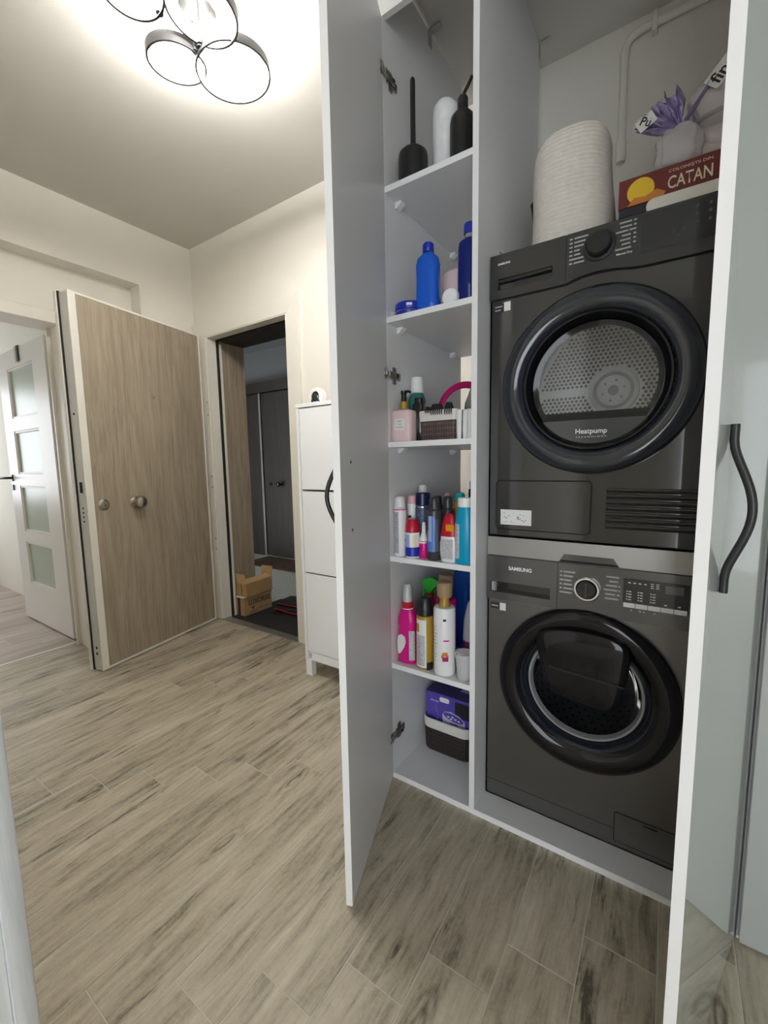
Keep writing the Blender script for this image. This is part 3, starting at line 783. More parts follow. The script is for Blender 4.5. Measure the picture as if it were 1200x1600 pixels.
wd = thing('wardrobe', 'closed glossy white wardrobe front to the right of the open closet', 'wardrobe', (1.25, 0.3, 0.0))
obj('carcass', join(bx(-0.249, -0.231, -0.299, 0.30, 0, CH), bx(0.232, 0.25, -0.299, 0.30, 0, CH), bx(-0.2305, 0.2315, -0.299, 0.30, 0, 0.018)), 'laminate', wd, 0)
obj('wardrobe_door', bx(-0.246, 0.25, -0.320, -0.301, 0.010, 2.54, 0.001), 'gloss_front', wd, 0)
obj('top_rail', bx(-0.2305, 0.2315, -0.299, -0.281, 2.545, CH), 'laminate', wd, 0)

# white water pipe on the wall behind
pp = thing('water_pipe', 'white painted pipe bending down the wall above the dryer', 'pipe', (0.6, 0.695, 2.32))
PY = 0.0
pts = [(0, PY, 0.0), (0, PY, 0.12), (0, PY, 0.31), (0.004, PY, 0.335), (0.016, PY, 0.355), (0.035, PY, 0.364), (0.06, PY, 0.368), (0.16, PY, 0.368), (0.45, PY, 0.368)]
obj('pipe_run', tube(NB(), pts, 0.0135, 14), 'plaster', pp, 60)
obj('pipe_end', tube(NB(), [(0, 0, -0.05), (0, -0.001, -0.03), (0, 0, 0.02)], [0.015, 0.0175, 0.0175], 14), 'plaster', pp, 60)
obj('pipe_clip', bx(0.082, 0.10, -0.017, 0.0155, 0.335, 0.40, 0.003), 'plaster', pp)

# ================================================================ APPLIANCES
YF = 0.095           # plane of the fronts
def seam_rect(x0, x1, z0, z1, r, t, y):
    """thin dark rounded frame lying on a front"""
    o_ = rrect(x0, x1, z0, z1, r); i_ = rrect(x0 + t, x1 - t, z0 + t, z1 - t, max(r - t, 0.001))
    bm = NB()
    a = [bm.verts.new((p[0], y, p[1])) for p in o_]; b = [bm.verts.new((p[0], y, p[1])) for p in i_]
    a2 = [bm.verts.new((p[0], y - 0.0005, p[1])) for p in o_]; b2 = [bm.verts.new((p[0], y - 0.0005, p[1])) for p in i_]
    n = len(a)
    for k in range(n):
        j = (k + 1) % n
        bm.faces.new((a2[k], a2[j], b2[j], b2[k])); bm.faces.new((a[k], a[j], a2[j], a2[k])); bm.faces.new((b[k], b[j], b2[j], b2[k]))
    return bm

# ---------------- dryer
X0, X1 = 0.327, 0.927
DZ0, DZ1 = 0.932, 1.786
dr = thing('tumble_dryer', 'black tumble dryer with round window, stacked on the grey washing machine', 'dryer', (0.627, 0.36, DZ0))
def DW(bm):      # world -> dryer local
    return move(bm, (-0.627, -0.36, -DZ0))
DC = (0.624, 1.384)
def ring_plate(x0, x1, z0, z1, cx, cz, r, y, seg=64):
    """rectangular front face with a round hole"""
    bm = NB()
    inner, outer = [], []
    for k in range(seg):
        a = 2 * PI * k / seg
        c, s = math.cos(a), math.sin(a)
        inner.append(bm.verts.new((cx + r * c, y, cz + r * s)))
        tx = ((x1 - cx) / c if c > 1e-9 else ((x0 - cx) / c if c < -1e-9 else 1e9))
        tz = ((z1 - cz) / s if s > 1e-9 else ((z0 - cz) / s if s < -1e-9 else 1e9))
        t = min(tx, tz)
        outer.append(bm.verts.new((cx + t * c, y, cz + t * s)))
    for k in range(seg):
        j = (k + 1) % seg
        bm.faces.new((inner[k], inner[j], outer[j], outer[k]))
    for cxx, czz in ((x1, z1), (x0, z1), (x0, z0), (x1, z0)):
        v = bm.verts.new((cxx, y, czz))
        best = sorted(outer, key=lambda o: (o.co - v.co).length)[:2]
        bm.faces.new((v, best[0], best[1]))
    return bm
def shell(x0, x1, z0, z1, y0, y1):
    """open-fronted cabinet shell"""
    t = 0.004
    return join(bx(x0, x0 + t, y0, y1, z0, z1), bx(x1 - t, x1, y0, y1, z0, z1), bx(x0 + t, x1 - t, y0, y1, z0, z0 + t), bx(x0 + t, x1 - t, y0, y1, z1 - t, z1), bx(x0 + t, x1 - t, y1 - t, y1, z0 + t, z1 - t))
obj('cabinet', DW(join(shell(X0, X1, DZ0, DZ1, YF, 0.62), ring_plate(X0, X1, DZ0, 1.680, DC[0], DC[1], 0.205, YF))), 'dryer_body', dr, 25)
arch = [(0.5450, 1.659), (0.56, 1.664), (0.582, 1.669), (0.61, 1.672), (0.636, 1.672), (0.67, 1.669), (0.70, 1.663), (0.74, 1.6595), (X1 - 0.001, 1.6585)]
obj('control_panel', DW(prism([(0.5450, DZ1), *arch, (X1 - 0.001, DZ1)], YF - 0.010, YF - 0.0005)), 'dryer_panel', dr, 0)
dd = obj('drawer_front', DW(join(bx(X0 + 0.001, 0.5435, YF - 0.010, YF - 0.0005, 1.716, DZ1), bx(X0 + 0.001, 0.5435, YF - 0.010, YF - 0.0005, 1.659, 1.684), bx(X0 + 0.001, 0.352, YF - 0.010, YF - 0.0005, 1.684, 1.716), bx(0.508, 0.5435, YF - 0.010, YF - 0.0005, 1.684, 1.716))), 'dryer_panel', dr, 0)
obj('drawer_recess', DW(join(bx(0.352, 0.508, YF - 0.001, YF - 0.0003, 1.684, 1.716), move(tube(NB(), [(0.354, 0, 0), (0.506, 0, 0)], 0.006, 10), (0, YF - 0.006, 1.710)))), 'black_gloss', dr, 30)
def arch_strip(arch, h):
    return prism([(a, b + 0.001) for a, b in arch] + [(a, b - h) for a, b in reversed(arch)], YF - 0.0012, YF - 0.0002)
obj('panel_seam', DW(join(arch_strip([(X0, 1.6585), (0.5435, 1.6585)] + arch, 0.0016), bx(0.5436, 0.5449, YF - 0.0085, YF - 0.0008, 1.659, DZ1 - 0.001))), 'seam', dr, 0)
YP = YF - 0.0103
text('SAMSUNG', 0.036, 'print_white', dr, (0.370 - 0.627, YP - 0.36, 1.758 - DZ0), bold=0.03)
kb = obj('knob_base', DW(move(lathe([(0, 0), (0.039, 0), (0.038, 0.003), (0.033, 0.004), (0, 0.004)], 36), (0.626, YP, 1.736), RX(90))), 'black_plastic', dr)
obj('knob', DW(move(lathe([(0, 0.0042), (0.031, 0.0042), (0.0305, 0.022), (0.027, 0.026), (0, 0.026)], 36), (0.626, YP, 1.736), RX(90))), 'black_plastic', dr)
rows = [[(0, 0.008), (0.012, 0.046)], [(0, 0.008), (0.012, 0.040)], [(0, 0.008), (0.012, 0.036)], [(0, 0.008), (0.012, 0.026)], [(0, 0.008), (0.012, 0.028)], [(0, 0.036)], [(0, 0.008), (0.012, 0.038)]]
DP = dr
o = lines(rows, 0.552 - 0.627, 1.772 - DZ0, 0.0105, 0.004, YP - 0.36, 'print_grey', DP)
rows = [[(0.008, 0.036), (0.040, 0.046)], [(0.010, 0.036), (0.040, 0.046)], [(0.0, 0.028), (0.031, 0.046)], [(0.014, 0.034), (0.040, 0.046)], [(0.010, 0.034), (0.040, 0.046)], [(0.014, 0.034), (0.040, 0.046)], [(0.0, 0.036)]]
lines(rows, 0.664 - 0.627, 1.777 - DZ0, 0.0105, 0.004, YP - 0.36, 'print_grey', DP)
text('Manual Dry', 0.036, 'print_white', dr, (0.685 - 0.627, YP - 0.36, 1.700 - DZ0), name='lettering', bold=0.01)
obj('display_glass', DW(bx(0.722, 0.915, YP - 0.0008, YP, 1.690, 1.780)), 'black_gloss', dr, 0)
ic = NB()
for x, z in ((0.835, 1.765), (0.86, 1.765), (0.835, 1.748), (0.86, 1.748), (0.79, 1.722), (0.81, 1.722), (0.835, 1.730), (0.86, 1.730), (0.80, 1.710)):
    box(ic, x - 0.003, x + 0.003, YP - 0.0012, YP - 0.0009, z - 0.002, z + 0.002)
    box(ic, x - 0.001, x + 0.001, YP - 0.0012, YP - 0.0009, z - 0.004, z + 0.004)
obj('touch_icons', DW(ic), 'print_dim', dr, 0)
st = obj('energy_sticker', DW(bx(0.338, 0.368, YF - 0.0009, YF - 0.0002, 1.622, 1.648)), 'print_black', dr, 0)
lines([[(0.0, 0.022)], [(0.0, 0.018)]], 0.341 - 0.627, 1.641 - DZ0, 0.010, 0.003, YF - 0.001 - 0.36, 'print_grey', dr)
obj('white_sticker', DW(bx(0.3685, 0.388, YF - 0.0009, YF - 0.0002, 1.624, 1.650)), 'paper', dr, 0)

# dryer door (lathe about the machine's front axis)
def on_front(bm, c, y):
    return move(bm, (c[0], y, c[1]), RX(90))
dd = obj('door', DW(on_front(lathe([(0.250, -0.002), (0.252, 0.010), (0.250, 0.022), (0.243, 0.033), (0.230, 0.040), (0.214, 0.042), (0.200, 0.038), (0.190, 0.030), (0.186, 0.022)], 96), DC, YF)), 'door_ring', dr, 50)
obj('inner_ring', DW(on_front(lathe([(0.1858, 0.022), (0.183, 0.027), (0.178, 0.027), (0.172, 0.018), (0.166, 0.006), (0.163, -0.012), (0.160, -0.03)], 96), DC, YF)), 'door_ring_dark', dd, 50)
# D-shaped window
ZCH = -0.078
def circ_pts(r, zlow, n=56):
    a = math.asin(zlow / r)
    a0, a1 = a, PI - a
    return [(r * math.cos(a0 + (a1 - a0) * k / n), r * math.sin(a0 + (a1 - a0) * k / n)) for k in range(n + 1)]
gp = circ_pts(0.161, ZCH)
obj('window_glass', DW(prism([(DC[0] + a, DC[1] + b) for a, b in gp], YF + 0.004, YF + 0.007)), 'window', dd, 30)
# black frame of the window with a rounded lower bar
def win_frame():
    bm = NB()
    n = 56
    outer = circ_pts(0.163, ZCH - 0.022, n); inner = circ_pts(0.150, ZCH, n)
    ya, yb = YF - 0.004, YF + 0.012
    rows = [[bm.verts.new((DC[0] + a, y, DC[1] + b)) for a, b in pts] for pts, y in ((outer, ya), (inner, ya + 0.004), (inner, yb))]
    for P, Q in zip(rows, rows[1:]):
        for k in range(n):
            bm.faces.new((P[k], P[k + 1], Q[k + 1], Q[k]))
        bm.faces.new((P[0], P[-1], Q[-1], Q[0]))
    return bm
obj('window_frame', DW(win_frame()), 'door_ring_dark', dd, 40)
lp = [(a, -b) for a, b in circ_pts(0.165, -(ZCH - 0.021), 40)]
# lower insert: the circle segment under the bar
seg_pts = []
r_ = 0.166; zc = ZCH - 0.022
aa = math.asin(zc / r_)
for k in range(41):
    t = (PI - aa) + (2 * PI + aa - (PI - aa)) * k / 40
    seg_pts.append((DC[0] + r_ * math.cos(t), DC[1] + r_ * math.sin(t)))
obj('lower_insert', DW(prism(seg_pts, YF - 0.006, YF + 0.004)), 'lower_window', dd, 30)
text('Heatpump', 0.080, 'print_white', dd, (0.622 - 0.627, YF - 0.0066 - 0.36, 1.250 - DZ0), bold=0.012)
text('T E C H N O L O G Y', 0.078, 'print_white', dd, (0.622 - 0.627, YF - 0.0066 - 0.36, 1.236 - DZ0), height=0.0035)
# drum
DRC = (0.626, 1.42)
obj('drum', DW(on_front(lathe([(0.205, -0.012), (0.215, -0.03), (0.275, -0.06), (0.275, -0.44), (0.262, -0.455)], 72), DRC, YF)), 'drum', dr, 40)
obj('drum_back', DW(on_front(lathe([(0.262, -0.4552), (0.0, -0.462)], 72), DRC, YF)), 'drum', dr, 40)
hb = NB()
YH = YF + 0.452
pitch = 0.0155
for i in range(-18, 19):
    for j in range(-18, 19):
        x = i * pitch + (j % 2) * pitch / 2; z = j * pitch * 0.866
        rr = math.hypot(x, z)
        if 0.088 < rr < 0.25 and not (abs(x) < 0.012 and z < 0) and not (z > -0.01 and z < 0.02 and x < 0):
            vs = [hb.verts.new((DRC[0] + x + 0.0058 * math.cos(PI / 3 * k), YH, DRC[1] + z + 0.0058 * math.sin(PI / 3 * k))) for k in range(6)]
            hb.faces.new(vs)
pf = obj('perforations', DW(hb), 'hole', dr, 0)
pf['kind'] = 'stuff'
hu = obj('drum_hub', DW(on_front(lathe([(0.082, -0.452), (0.080, -0.444), (0.070, -0.441), (0.0, -0.441)], 48), DRC, YF)), 'drum_light', dr)
obj('hub_ring', DW(on_front(lathe([(0.066, -0.4408), (0.066, -0.4395), (0.054, -0.4395), (0.054, -0.4408)], 48), DRC, YF)), 'drum_grey', hu)
obj('hub_boss', DW(on_front(lathe([(0.018, -0.4408), (0.018, -0.434), (0.011, -0.434), (0.011, -0.438), (0, -0.438)], 28), DRC, YF)), 'drum_grey', hu)
bt = NB()
for k in range(6):
    a = PI / 3 * k + 0.3
    bt = join(bt, move(lathe([(0.005, 0), (0.005, 0.003), (0, 0.003)], 8), (DRC[0] + 0.036 * math.cos(a), YF + 0.4408, DRC[1] + 0.036 * math.sin(a)), RX(90)))
obj('hub_bolts', DW(bt), 'drum_grey', hu)
for aa in (95, 215, 335):
    obj('drum_paddle', DW(on_front(move(bx(0.235, 0.2745, -0.022, 0.022, -0.43, -0.08, 0.01, 2), rot=RZ(aa)), DRC, YF)), 'drum_light', dr)
# lower service cover, label, vents
obj('cover_seam', DW(seam_rect(0.350, 0.630, 0.955, 1.113, 0.014, 0.004, YF - 0.0002)), 'seam', dr, 0)
obj('service_cover', DW(prism(rrect(0.3540, 0.626, 0.959, 1.109, 0.010), YF - 0.0035, YF - 0.0003)), 'dryer_body', dr, 0)
lb = obj('paper_label', DW(bx(0.368, 0.464, YF - 0.0042, YF - 0.0037, 0.972, 1.020)), 'paper', dr, 0)
ll = NB()
for k in range(22):
    x = 0.374 + random.random() * 0.08; z = 0.976 + random.random() * 0.038
    box(ll, x, x + 0.002 + random.random() * 0.004, YF - 0.0046, YF - 0.0043, z, z + 0.0016)
obj('label_print', DW(ll), 'print_black', lb, 0)
for k in range(7):
    z = 0.983 + k * 0.0167
    gsl = NB(); box(gsl, 0.666, 0.874, YF - 0.0005, YF - 0.0002, z - 0.0042, z + 0.0042)
    s = obj('vent_slot', DW(gsl), 'seam', dr, 0)
    obj('vent_slat', DW(move(tube(NB(), [(0.668, 0, 0), (0.872, 0, 0)], 0.0040, 8), (0, YF - 0.002, z + 0.005))), 'vent_plastic', dr, 40)
obj('lower_seam', DW(bx(X0, X1, YF - 0.0006, YF - 0.0002, 0.936, 0.9385)), 'seam', dr, 0)

# ---------------- stacking kit
sk = thing('stacking_kit', 'silver strip with pull-out handle between dryer and washing machine', 'stacking kit', (0.627, 0.36, 0.8715))
KZ = 0.8715
def KW(bm): return move(bm, (-0.627, -0.36, -KZ))
obj('kit_body', KW(join(bx(X0, 0.548, YF - 0.006, 0.62, KZ, 0.931), bx(0.707, X1, YF - 0.006, 0.62, KZ, 0.931), prism([(0.548, 0.931), (0.548, KZ), (0.562, 0.8955), (0.691, 0.8955), (0.707, KZ), (0.707, 0.931)], YF - 0.006, 0.62))), 'kit_metal', sk, 0)
obj('pull_handle', KW(prism([(0.5495, KZ + 0.0005), (0.5625, 0.8945), (0.6905, 0.8945), (0.7055, KZ + 0.0005)], YF - 0.001, 0.40)), 'washer_panel', sk, 0)
obj('handle_shadow_gap', KW(prism([(0.551, KZ + 0.0005), (0.553, KZ + 0.005), (0.702, KZ + 0.005), (0.704, KZ + 0.0005)], YF - 0.0016, YF - 0.0011)), 'seam', sk, 0)

# ---------------- washing machine
WZ0, WZ1 = 0.0215, 0.8705
wm = thing('washing_machine', 'grey front-loading washing machine with black round door, under the dryer', 'washing machine', (0.627, 0.36, WZ0))
def WW(bm): return move(bm, (-0.627, -0.36, -WZ0))
WC = (0.624, 0.487)
obj('cabinet', WW(join(shell(X0, X1, WZ0, WZ1, YF, 0.62), ring_plate(X0, X1, WZ0, 0.736, WC[0], WC[1], 0.20, YF))), 'washer_body', wm, 25)
arch = [(0.5470, 0.7265), (0.57, 0.7285), (0.607, 0.7300), (0.64, 0.7295), (0.68, 0.7275), (0.72, 0.7250), (0.76, 0.7235), (X1 - 0.001, 0.7235)]
obj('control_panel', WW(prism([(0.5470, WZ1 - 0.002), *arch, (X1 - 0.001, WZ1 - 0.002)], YF - 0.010, YF - 0.0005)), 'washer_panel', wm, 0)
ZA, ZB = 0.750, 0.785
obj('drawer_front', WW(join(bx(X0 + 0.001, 0.5455, YF - 0.010, YF - 0.0005, ZB, WZ1 - 0.002), bx(X0 + 0.001, 0.5455, YF - 0.010, YF - 0.0005, 0.7265, ZA), bx(X0 + 0.001, 0.340, YF - 0.010, YF - 0.0005, ZA, ZB), bx(0.526, 0.5455, YF - 0.010, YF - 0.0005, ZA, ZB))), 'washer_panel', wm, 0)
obj('drawer_recess', WW(bx(0.340, 0.526, YF - 0.002, YF - 0.0006, ZA, ZB)), 'black_gloss', wm, 0)
obj('drawer_slope', WW(prism([(YF - 0.0098, ZA + 0.0003), (YF - 0.0022, ZA + 0.0003), (YF - 0.0022, ZA + 0.011)], 0.340, 0.526, 'yz')), 'black_plastic', wm, 0)
obj('chrome_tab', WW(bx(0.342, 0.360, YF - 0.0115, YF - 0.0025, ZA + 0.002, ZB - 0.001, 0.002)), 'chrome', wm)
obj('panel_seam', WW(join(arch_strip([(X0, 0.7262), (0.5465, 0.7262)] + arch, 0.0016), bx(0.5456, 0.5469, YF - 0.0085, YF - 0.0009, 0.7265, WZ1 - 0.003))), 'seam', wm, 0)
YP = YF - 0.0103
text('SAMSUNG', 0.072, 'print_white', wm, (0.434 - 0.627, YP - 0.36, 0.833 - WZ0), bold=0.035)
kr = obj('knob_ring', WW(move(lathe([(0.027, 0), (0.036, 0), (0.036, 0.006), (0.033, 0.009), (0.0285, 0.009), (0.027, 0.003)], 48), (0.627, YP, 0.800), RX(90))), 'chrome', wm)
kn = obj('knob', WW(move(lathe([(0, 0.0001), (0.0265, 0.0001), (0.0265, 0.013), (0.024, 0.016), (0, 0.016)], 40), (0.627, YP, 0.800), RX(90))), 'black_gloss', wm)
obj('knob_grip', WW(bx(0.624, 0.630, YP - 0.022, YP - 0.0163, 0.779, 0.821, 0.002)), 'washer_panel', kn)
rows = [[(0, 0.006), (0.010, 0.042)], [(0.0, 0.006), (0.010, 0.036)], [(0, 0.010), (0.012, 0.032)], [(0, 0.006), (0.010, 0.034)], [(0, 0.006), (0.010, 0.038)], [(0, 0.034)]]
lines(rows, 0.553 - 0.627, 0.846 - WZ0, 0.0125, 0.0045, YP - 0.36, 'print_grey', wm)
rows = [[(0.006, 0.038)], [(0.014, 0.036)], [(0.006, 0.034), (0.037, 0.041)], [(0.0, 0.034), (0.037, 0.041)], [(0.004, 0.030), (0.034, 0.041)], [(0.004, 0.038)]]
lines(rows, 0.670 - 0.627, 0.846 - WZ0, 0.0125, 0.0045, YP - 0.36, 'print_grey', wm)
dp = obj('display', WW(bx(0.719, 0.868, YP - 0.0018, YP, 0.763, 0.845, 0.0008)), 'black_gloss', wm, 0)
for k in range(5):
    obj('button', WW(bx(0.7205 + k * 0.0292, 0.7205 + (k + 1) * 0.0292 - 0.0012, YP - 0.0034, YP - 0.0019, 0.7645, 0.7775, 0.0005)), 'white_plastic', wm, 0)
ic = NB()
for k in range(4):
    box(ic, 0.730 + k * 0.0125, 0.736 + k * 0.0125, YP - 0.0023, YP - 0.0019, 0.833, 0.836)
for k in range(2):
    for q in range(3):
        box(ic, 0.783 + k * 0.012, 0.790 + k * 0.012, YP - 0.0023, YP - 0.0019, 0.8255 + q * 0.0055, 0.828 + q * 0.0055)
for cx_ in (0.727, 0.754, 0.783):
    for q in range(4):
        box(ic, cx_, cx_ + 0.003, YP - 0.0023, YP - 0.0019, 0.786 + q * 0.0075, 0.789 + q * 0.0075)
        box(ic, cx_ + 0.005, cx_ + 0.012, YP - 0.0023, YP - 0.0019, 0.786 + q * 0.0075, 0.7885 + q * 0.0075)
for cx_ in (0.815, 0.845):
    box(ic, cx_, cx_ + 0.006, YP - 0.0023, YP - 0.0019, 0.783, 0.786)
tag(obj('display_print', WW(ic), 'print_white', dp, 0), kind='stuff')
obj('digit_window', WW(bx(0.816, 0.856, YP - 0.0024, YP - 0.0019, 0.816, 0.838)), 'washer_panel', dp, 0)
lines([[(0, 0.004), (0.02, 0.026), (0.03, 0.034), (0.054, 0.06)]], 0.738 - 0.627, 0.758 - WZ0, 0.01, 0.003, YP - 0.36, 'print_grey', wm)
obj('energy_sticker', WW(bx(0.338, 0.368, YF - 0.0009, YF - 0.0002, 0.690, 0.711)), 'print_black', wm, 0)
lines([[(0.0, 0.022)]], 0.341 - 0.627, 0.702 - WZ0, 0.010, 0.004, YF - 0.001 - 0.36, 'print_grey', wm)
obj('white_sticker', WW(bx(0.3685, 0.388, YF - 0.0009, YF - 0.0002, 0.687, 0.712)), 'paper', wm, 0)
wdoor = obj('door', WW(on_front(lathe([(0.247, -0.002), (0.249, 0.010), (0.247, 0.020), (0.240, 0.028), (0.226, 0.032), (0.205, 0.031), (0.190, 0.026), (0.180, 0.016)], 96), WC, YF)), 'door_ring_dark', wm, 50)
obj('inner_ring', WW(on_front(lathe([(0.1798, 0.016), (0.174, 0.010), (0.168, -0.004), (0.163, -0.014)], 96), WC, YF)), 'door_ring', wdoor, 50)
obj('light_ring', WW(on_front(lathe([(0.1628, -0.014), (0.160, -0.004), (0.154, -0.004), (0.150, -0.022)], 96), WC, YF)), 'ring_light', wdoor, 50)
obj('glass_bowl', WW(on_front(lathe([(0.1500, -0.022), (0.143, -0.05), (0.130, -0.085), (0.10, -0.11), (0.05, -0.12), (0, -0.122)], 64), WC, YF)), 'smoked', wdoor, 60)
# add-item hatch, tilted lump over the upper half of the door
hp = [(-0.138, 0.172), (0.118, 0.196), (0.130, 0.172), (0.098, -0.022), (0.078, -0.040), (-0.070, -0.022), (-0.092, 0.0), (-0.148, 0.148)]
hp = [(-0.142, 0.160), (-0.110, 0.182), (-0.02, 0.196), (0.075, 0.192), (0.112, 0.178), (0.130, 0.150), (0.104, -0.005), (0.085, -0.026), (0.060, -0.032), (-0.065, -0.020), (-0.088, -0.006), (-0.102, 0.022)]
def hatch():
    bm = NB()
    n = len(hp)
    cx_ = sum(p[0] for p in hp) / n; cz_ = sum(p[1] for p in hp) / n
    rows = []
    for k, y in ((1.0, YF + 0.02), (1.0, YF - 0.034), (0.985, YF - 0.041), (0.94, YF - 0.046), (0.5, YF - 0.051)):
        rows.append([bm.verts.new((WC[0] + cx_ + (a - cx_) * k, y, WC[1] + cz_ + (b - cz_) * k)) for a, b in hp])
    for P, Q in zip(rows, rows[1:]):
        for i in range(n):
            j = (i + 1) % n
            bm.faces.new((P[i], P[j], Q[j], Q[i]))
    bm.faces.new(rows[-1]); bm.faces.new(rows[0])
    return bm
ht = obj('add_hatch', WW(hatch()), 'door_ring_dark', wdoor, 40)
md = ht.modifiers.new('round', 'SUBSURF'); md.levels = 2; md.render_levels = 2
hs = NB()
obj('hatch_grip', WW(prism([(WC[0] + a, WC[1] + b) for a, b in [(-0.086, 0.075), (0.112, 0.062), (0.108, 0.056), (-0.088, 0.069)]], YF - 0.0515, YF - 0.0475)), 'black_plastic', ht, 0)
# drum
obj('drum', WW(on_front(lathe([(0.200, -0.0005), (0.20, -0.03), (0.24, -0.06), (0.24, -0.40), (0.22, -0.43), (0, -0.44)], 64), WC, YF)), 'drum', wm, 40)
hb = NB()
for ring in range(9):
    for k in range(48):
        a = 2 * PI * (k + (ring % 2) / 2) / 48
        y = YF + 0.10 + ring * 0.035
        c, s = math.cos(a), math.sin(a)
        p = Vector((WC[0] + 0.2385 * c, y, WC[1] + 0.2385 * s)); tx = Vector((-s, 0, c)); ty = Vector((0, 1, 0))
        hb.faces.new([hb.verts.new(p + tx * 0.005 * math.cos(PI / 3 * q) + ty * 0.005 * math.sin(PI / 3 * q)) for q in range(6)])
pf = obj('perforations', WW(hb), 'hole', wm, 0); pf['kind'] = 'stuff'
for aa in (200, 320, 80):
    obj('drum_paddle', WW(on_front(move(bx(0.195, 0.238, -0.022, 0.022, -0.39, -0.08, 0.012, 2), rot=RZ(aa)), WC, YF)), 'drum_light', wm)
obj('filter_seam', WW(seam_rect(0.722, 0.905, 0.040, 0.135, 0.006, 0.0022, YF - 0.0002)), 'seam', wm, 0)
obj('filter_flap', WW(prism(rrect(0.7248, 0.9022, 0.0428, 0.1322, 0.004), YF - 0.0018, YF - 0.0003)), 'washer_body', wm, 0)
obj('flap_notch', WW(bx(0.795, 0.83, YF - 0.0024, YF - 0.0019, 0.122, 0.126)), 'seam', wm, 0)
obj('plinth_seam', WW(bx(X0, 0.721, YF - 0.0006, YF - 0.0002, 0.078, 0.0795)), 'seam', wm, 0)

# ================================================================ CEILING LAMP
lz = CEIL
lamp = thing('ceiling_lamp', 'ceiling lamp of glowing dark-rimmed hoops on chrome arms', 'lamp', (-0.60, -0.22, CEIL))
obj('canopy', lathe([(0, -0.0005), (0.062, -0.0005), (0.062, -0.022), (0.056, -0.028), (0, -0.028)], 40), 'chrome', lamp)
hub = (0.0, 0.0, -0.075)
obj('stem', tube(NB(), [(0, 0, -0.028), (0, 0, -0.085)], 0.010, 12), 'chrome', lamp)
HOOPS = [(-0.118, -0.015, -0.125, 0.095, 4, 3), (0.100, -0.058, -0.118, 0.108, -5, 3), (0.008, 0.128, -0.122, 0.128, 4, -4), (0.005, -0.235, -0.130, 0.092, -4, -3)]
for hx, hy, hz, r, tx, ty in HOOPS:
    h = obj('hoop_rim', lathe([(r - 0.003, -0.017), (r + 0.004, -0.017), (r + 0.004, 0.014), (r, 0.014), (r, -0.008), (r - 0.003, -0.008)], 72, closed_prof=True), 'ring_grey', lamp, 40, (hx, hy, hz), (tx, ty, 0))
    obj('hoop_light', lathe([(r - 0.0005, 0.012), (r - 0.0075, 0.013), (r - 0.0075, -0.006), (r - 0.0005, -0.006)], 72, closed_prof=True), 'led', h, 60)
    d = Vector((hx, hy, 0)); L_ = d.length; d = d / L_
    e_ = Vector((hx, hy, hz)) - d * r
    obj('arm', tube(NB(), [(d.x * 0.008, d.y * 0.008, -0.075), (e_.x * 0.5, e_.y * 0.5, -0.085), (e_.x, e_.y, hz + 0.012)], 0.0045, 8), 'chrome', lamp)
    obj('arm_knob', move(lathe([(0, -0.018), (0.012, -0.015), (0.014, 0.0), (0.012, 0.015), (0, 0.018)], 14), (e_.x, e_.y, hz - 0.002)), 'ring_grey', lamp)

# ================================================================ THINGS ON THE SHELVES
S1, S2, S3, S4, S5, S6 = [z + 0.0182 for z in SH] + [0.0202]
def can(name, label, cat, loc, r, h, body, cap, rc, hc, shoulder=0.012, collar=None, group=None, rz=0, dome=0.4):
    """pressed can: body with shoulder, collar ring, domed cap"""
    t = thing(name, label, cat, loc, rz, group)
    hb_ = h - hc
    obj('body', lathe([(0, 0.0), (r * 0.9, 0.0), (r, 0.004), (r, hb_ - shoulder), (r * 0.97, hb_ - shoulder * 0.5), (rc * 1.02, hb_), (0, hb_)], 36), body, t)
    if collar: obj('collar', lathe([(r * 1.005, hb_ - shoulder - 0.004), (r * 1.02, hb_ - shoulder - 0.002), (r * 1.005, hb_ - shoulder), (r * 0.9, hb_ - shoulder)], 36), collar, t)
    dz = hc * dome * 0.5
    obj('cap', lathe([(rc * 0.9, hb_ + 0.0002), (rc, hb_ + 0.001), (rc * 0.97, h - dz * 1.6), (rc * 0.86, h - dz * 0.6), (rc * 0.6, h - dz * 0.12), (0, h)], 32), cap, t)
    return t

# ---- top compartment
t = thing('toilet_brush', 'black toilet brush in its round holder on the top shelf', 'toilet brush', (0.062, 0.085, S1))
obj('holder', lathe([(0, 0), (0.046, 0), (0.048, 0.006), (0.049, 0.10), (0.046, 0.118), (0.036, 0.128), (0.012, 0.132), (0, 0.132)], 36), 'black_plastic', t)
obj('handle', lathe([(0.009, 0.1322), (0.0085, 0.20), (0.0085, 0.335), (0.006, 0.344), (0, 0.346)], 16), 'black_plastic', t)
t = thing('white_canister', 'white round-topped canister with marble print on the top shelf', 'canister', (0.158, 0.13, S1))
obj('canister_body', lathe([(0, 0), (0.040, 0), (0.042, 0.004), (0.042, 0.215), (0.039, 0.24), (0.028, 0.254), (0.012, 0.258), (0, 0.258)], 36), 'marble', t)
obj('vein', lathe([(0.0424, 0.02), (0.0424, 0.05)], 3, a0=math.radians(-112), a1=math.radians(-104)), 'print_dim', t, 0)
t = thing('pump_bottle', 'matt black pump bottle on the top shelf next to the divider', 'bottle', (0.236, 0.085, S1))
obj('body', lathe([(0, 0), (0.036, 0), (0.039, 0.004), (0.039, 0.135), (0.036, 0.152), (0.024, 0.166), (0.016, 0.172), (0, 0.172)], 32), 'black_plastic', t)
obj('neck', lathe([(0.016, 0.1722), (0.016, 0.205), (0.012, 0.212), (0, 0.212)], 24), 'black_plastic', t)
obj('pump_spout', tube(NB(), [(0, 0, 0.2122), (0.004, 0, 0.22), (0.014, 0.002, 0.235), (0.028, 0.004, 0.258)], 0.005, 8), 'black_plastic', t)
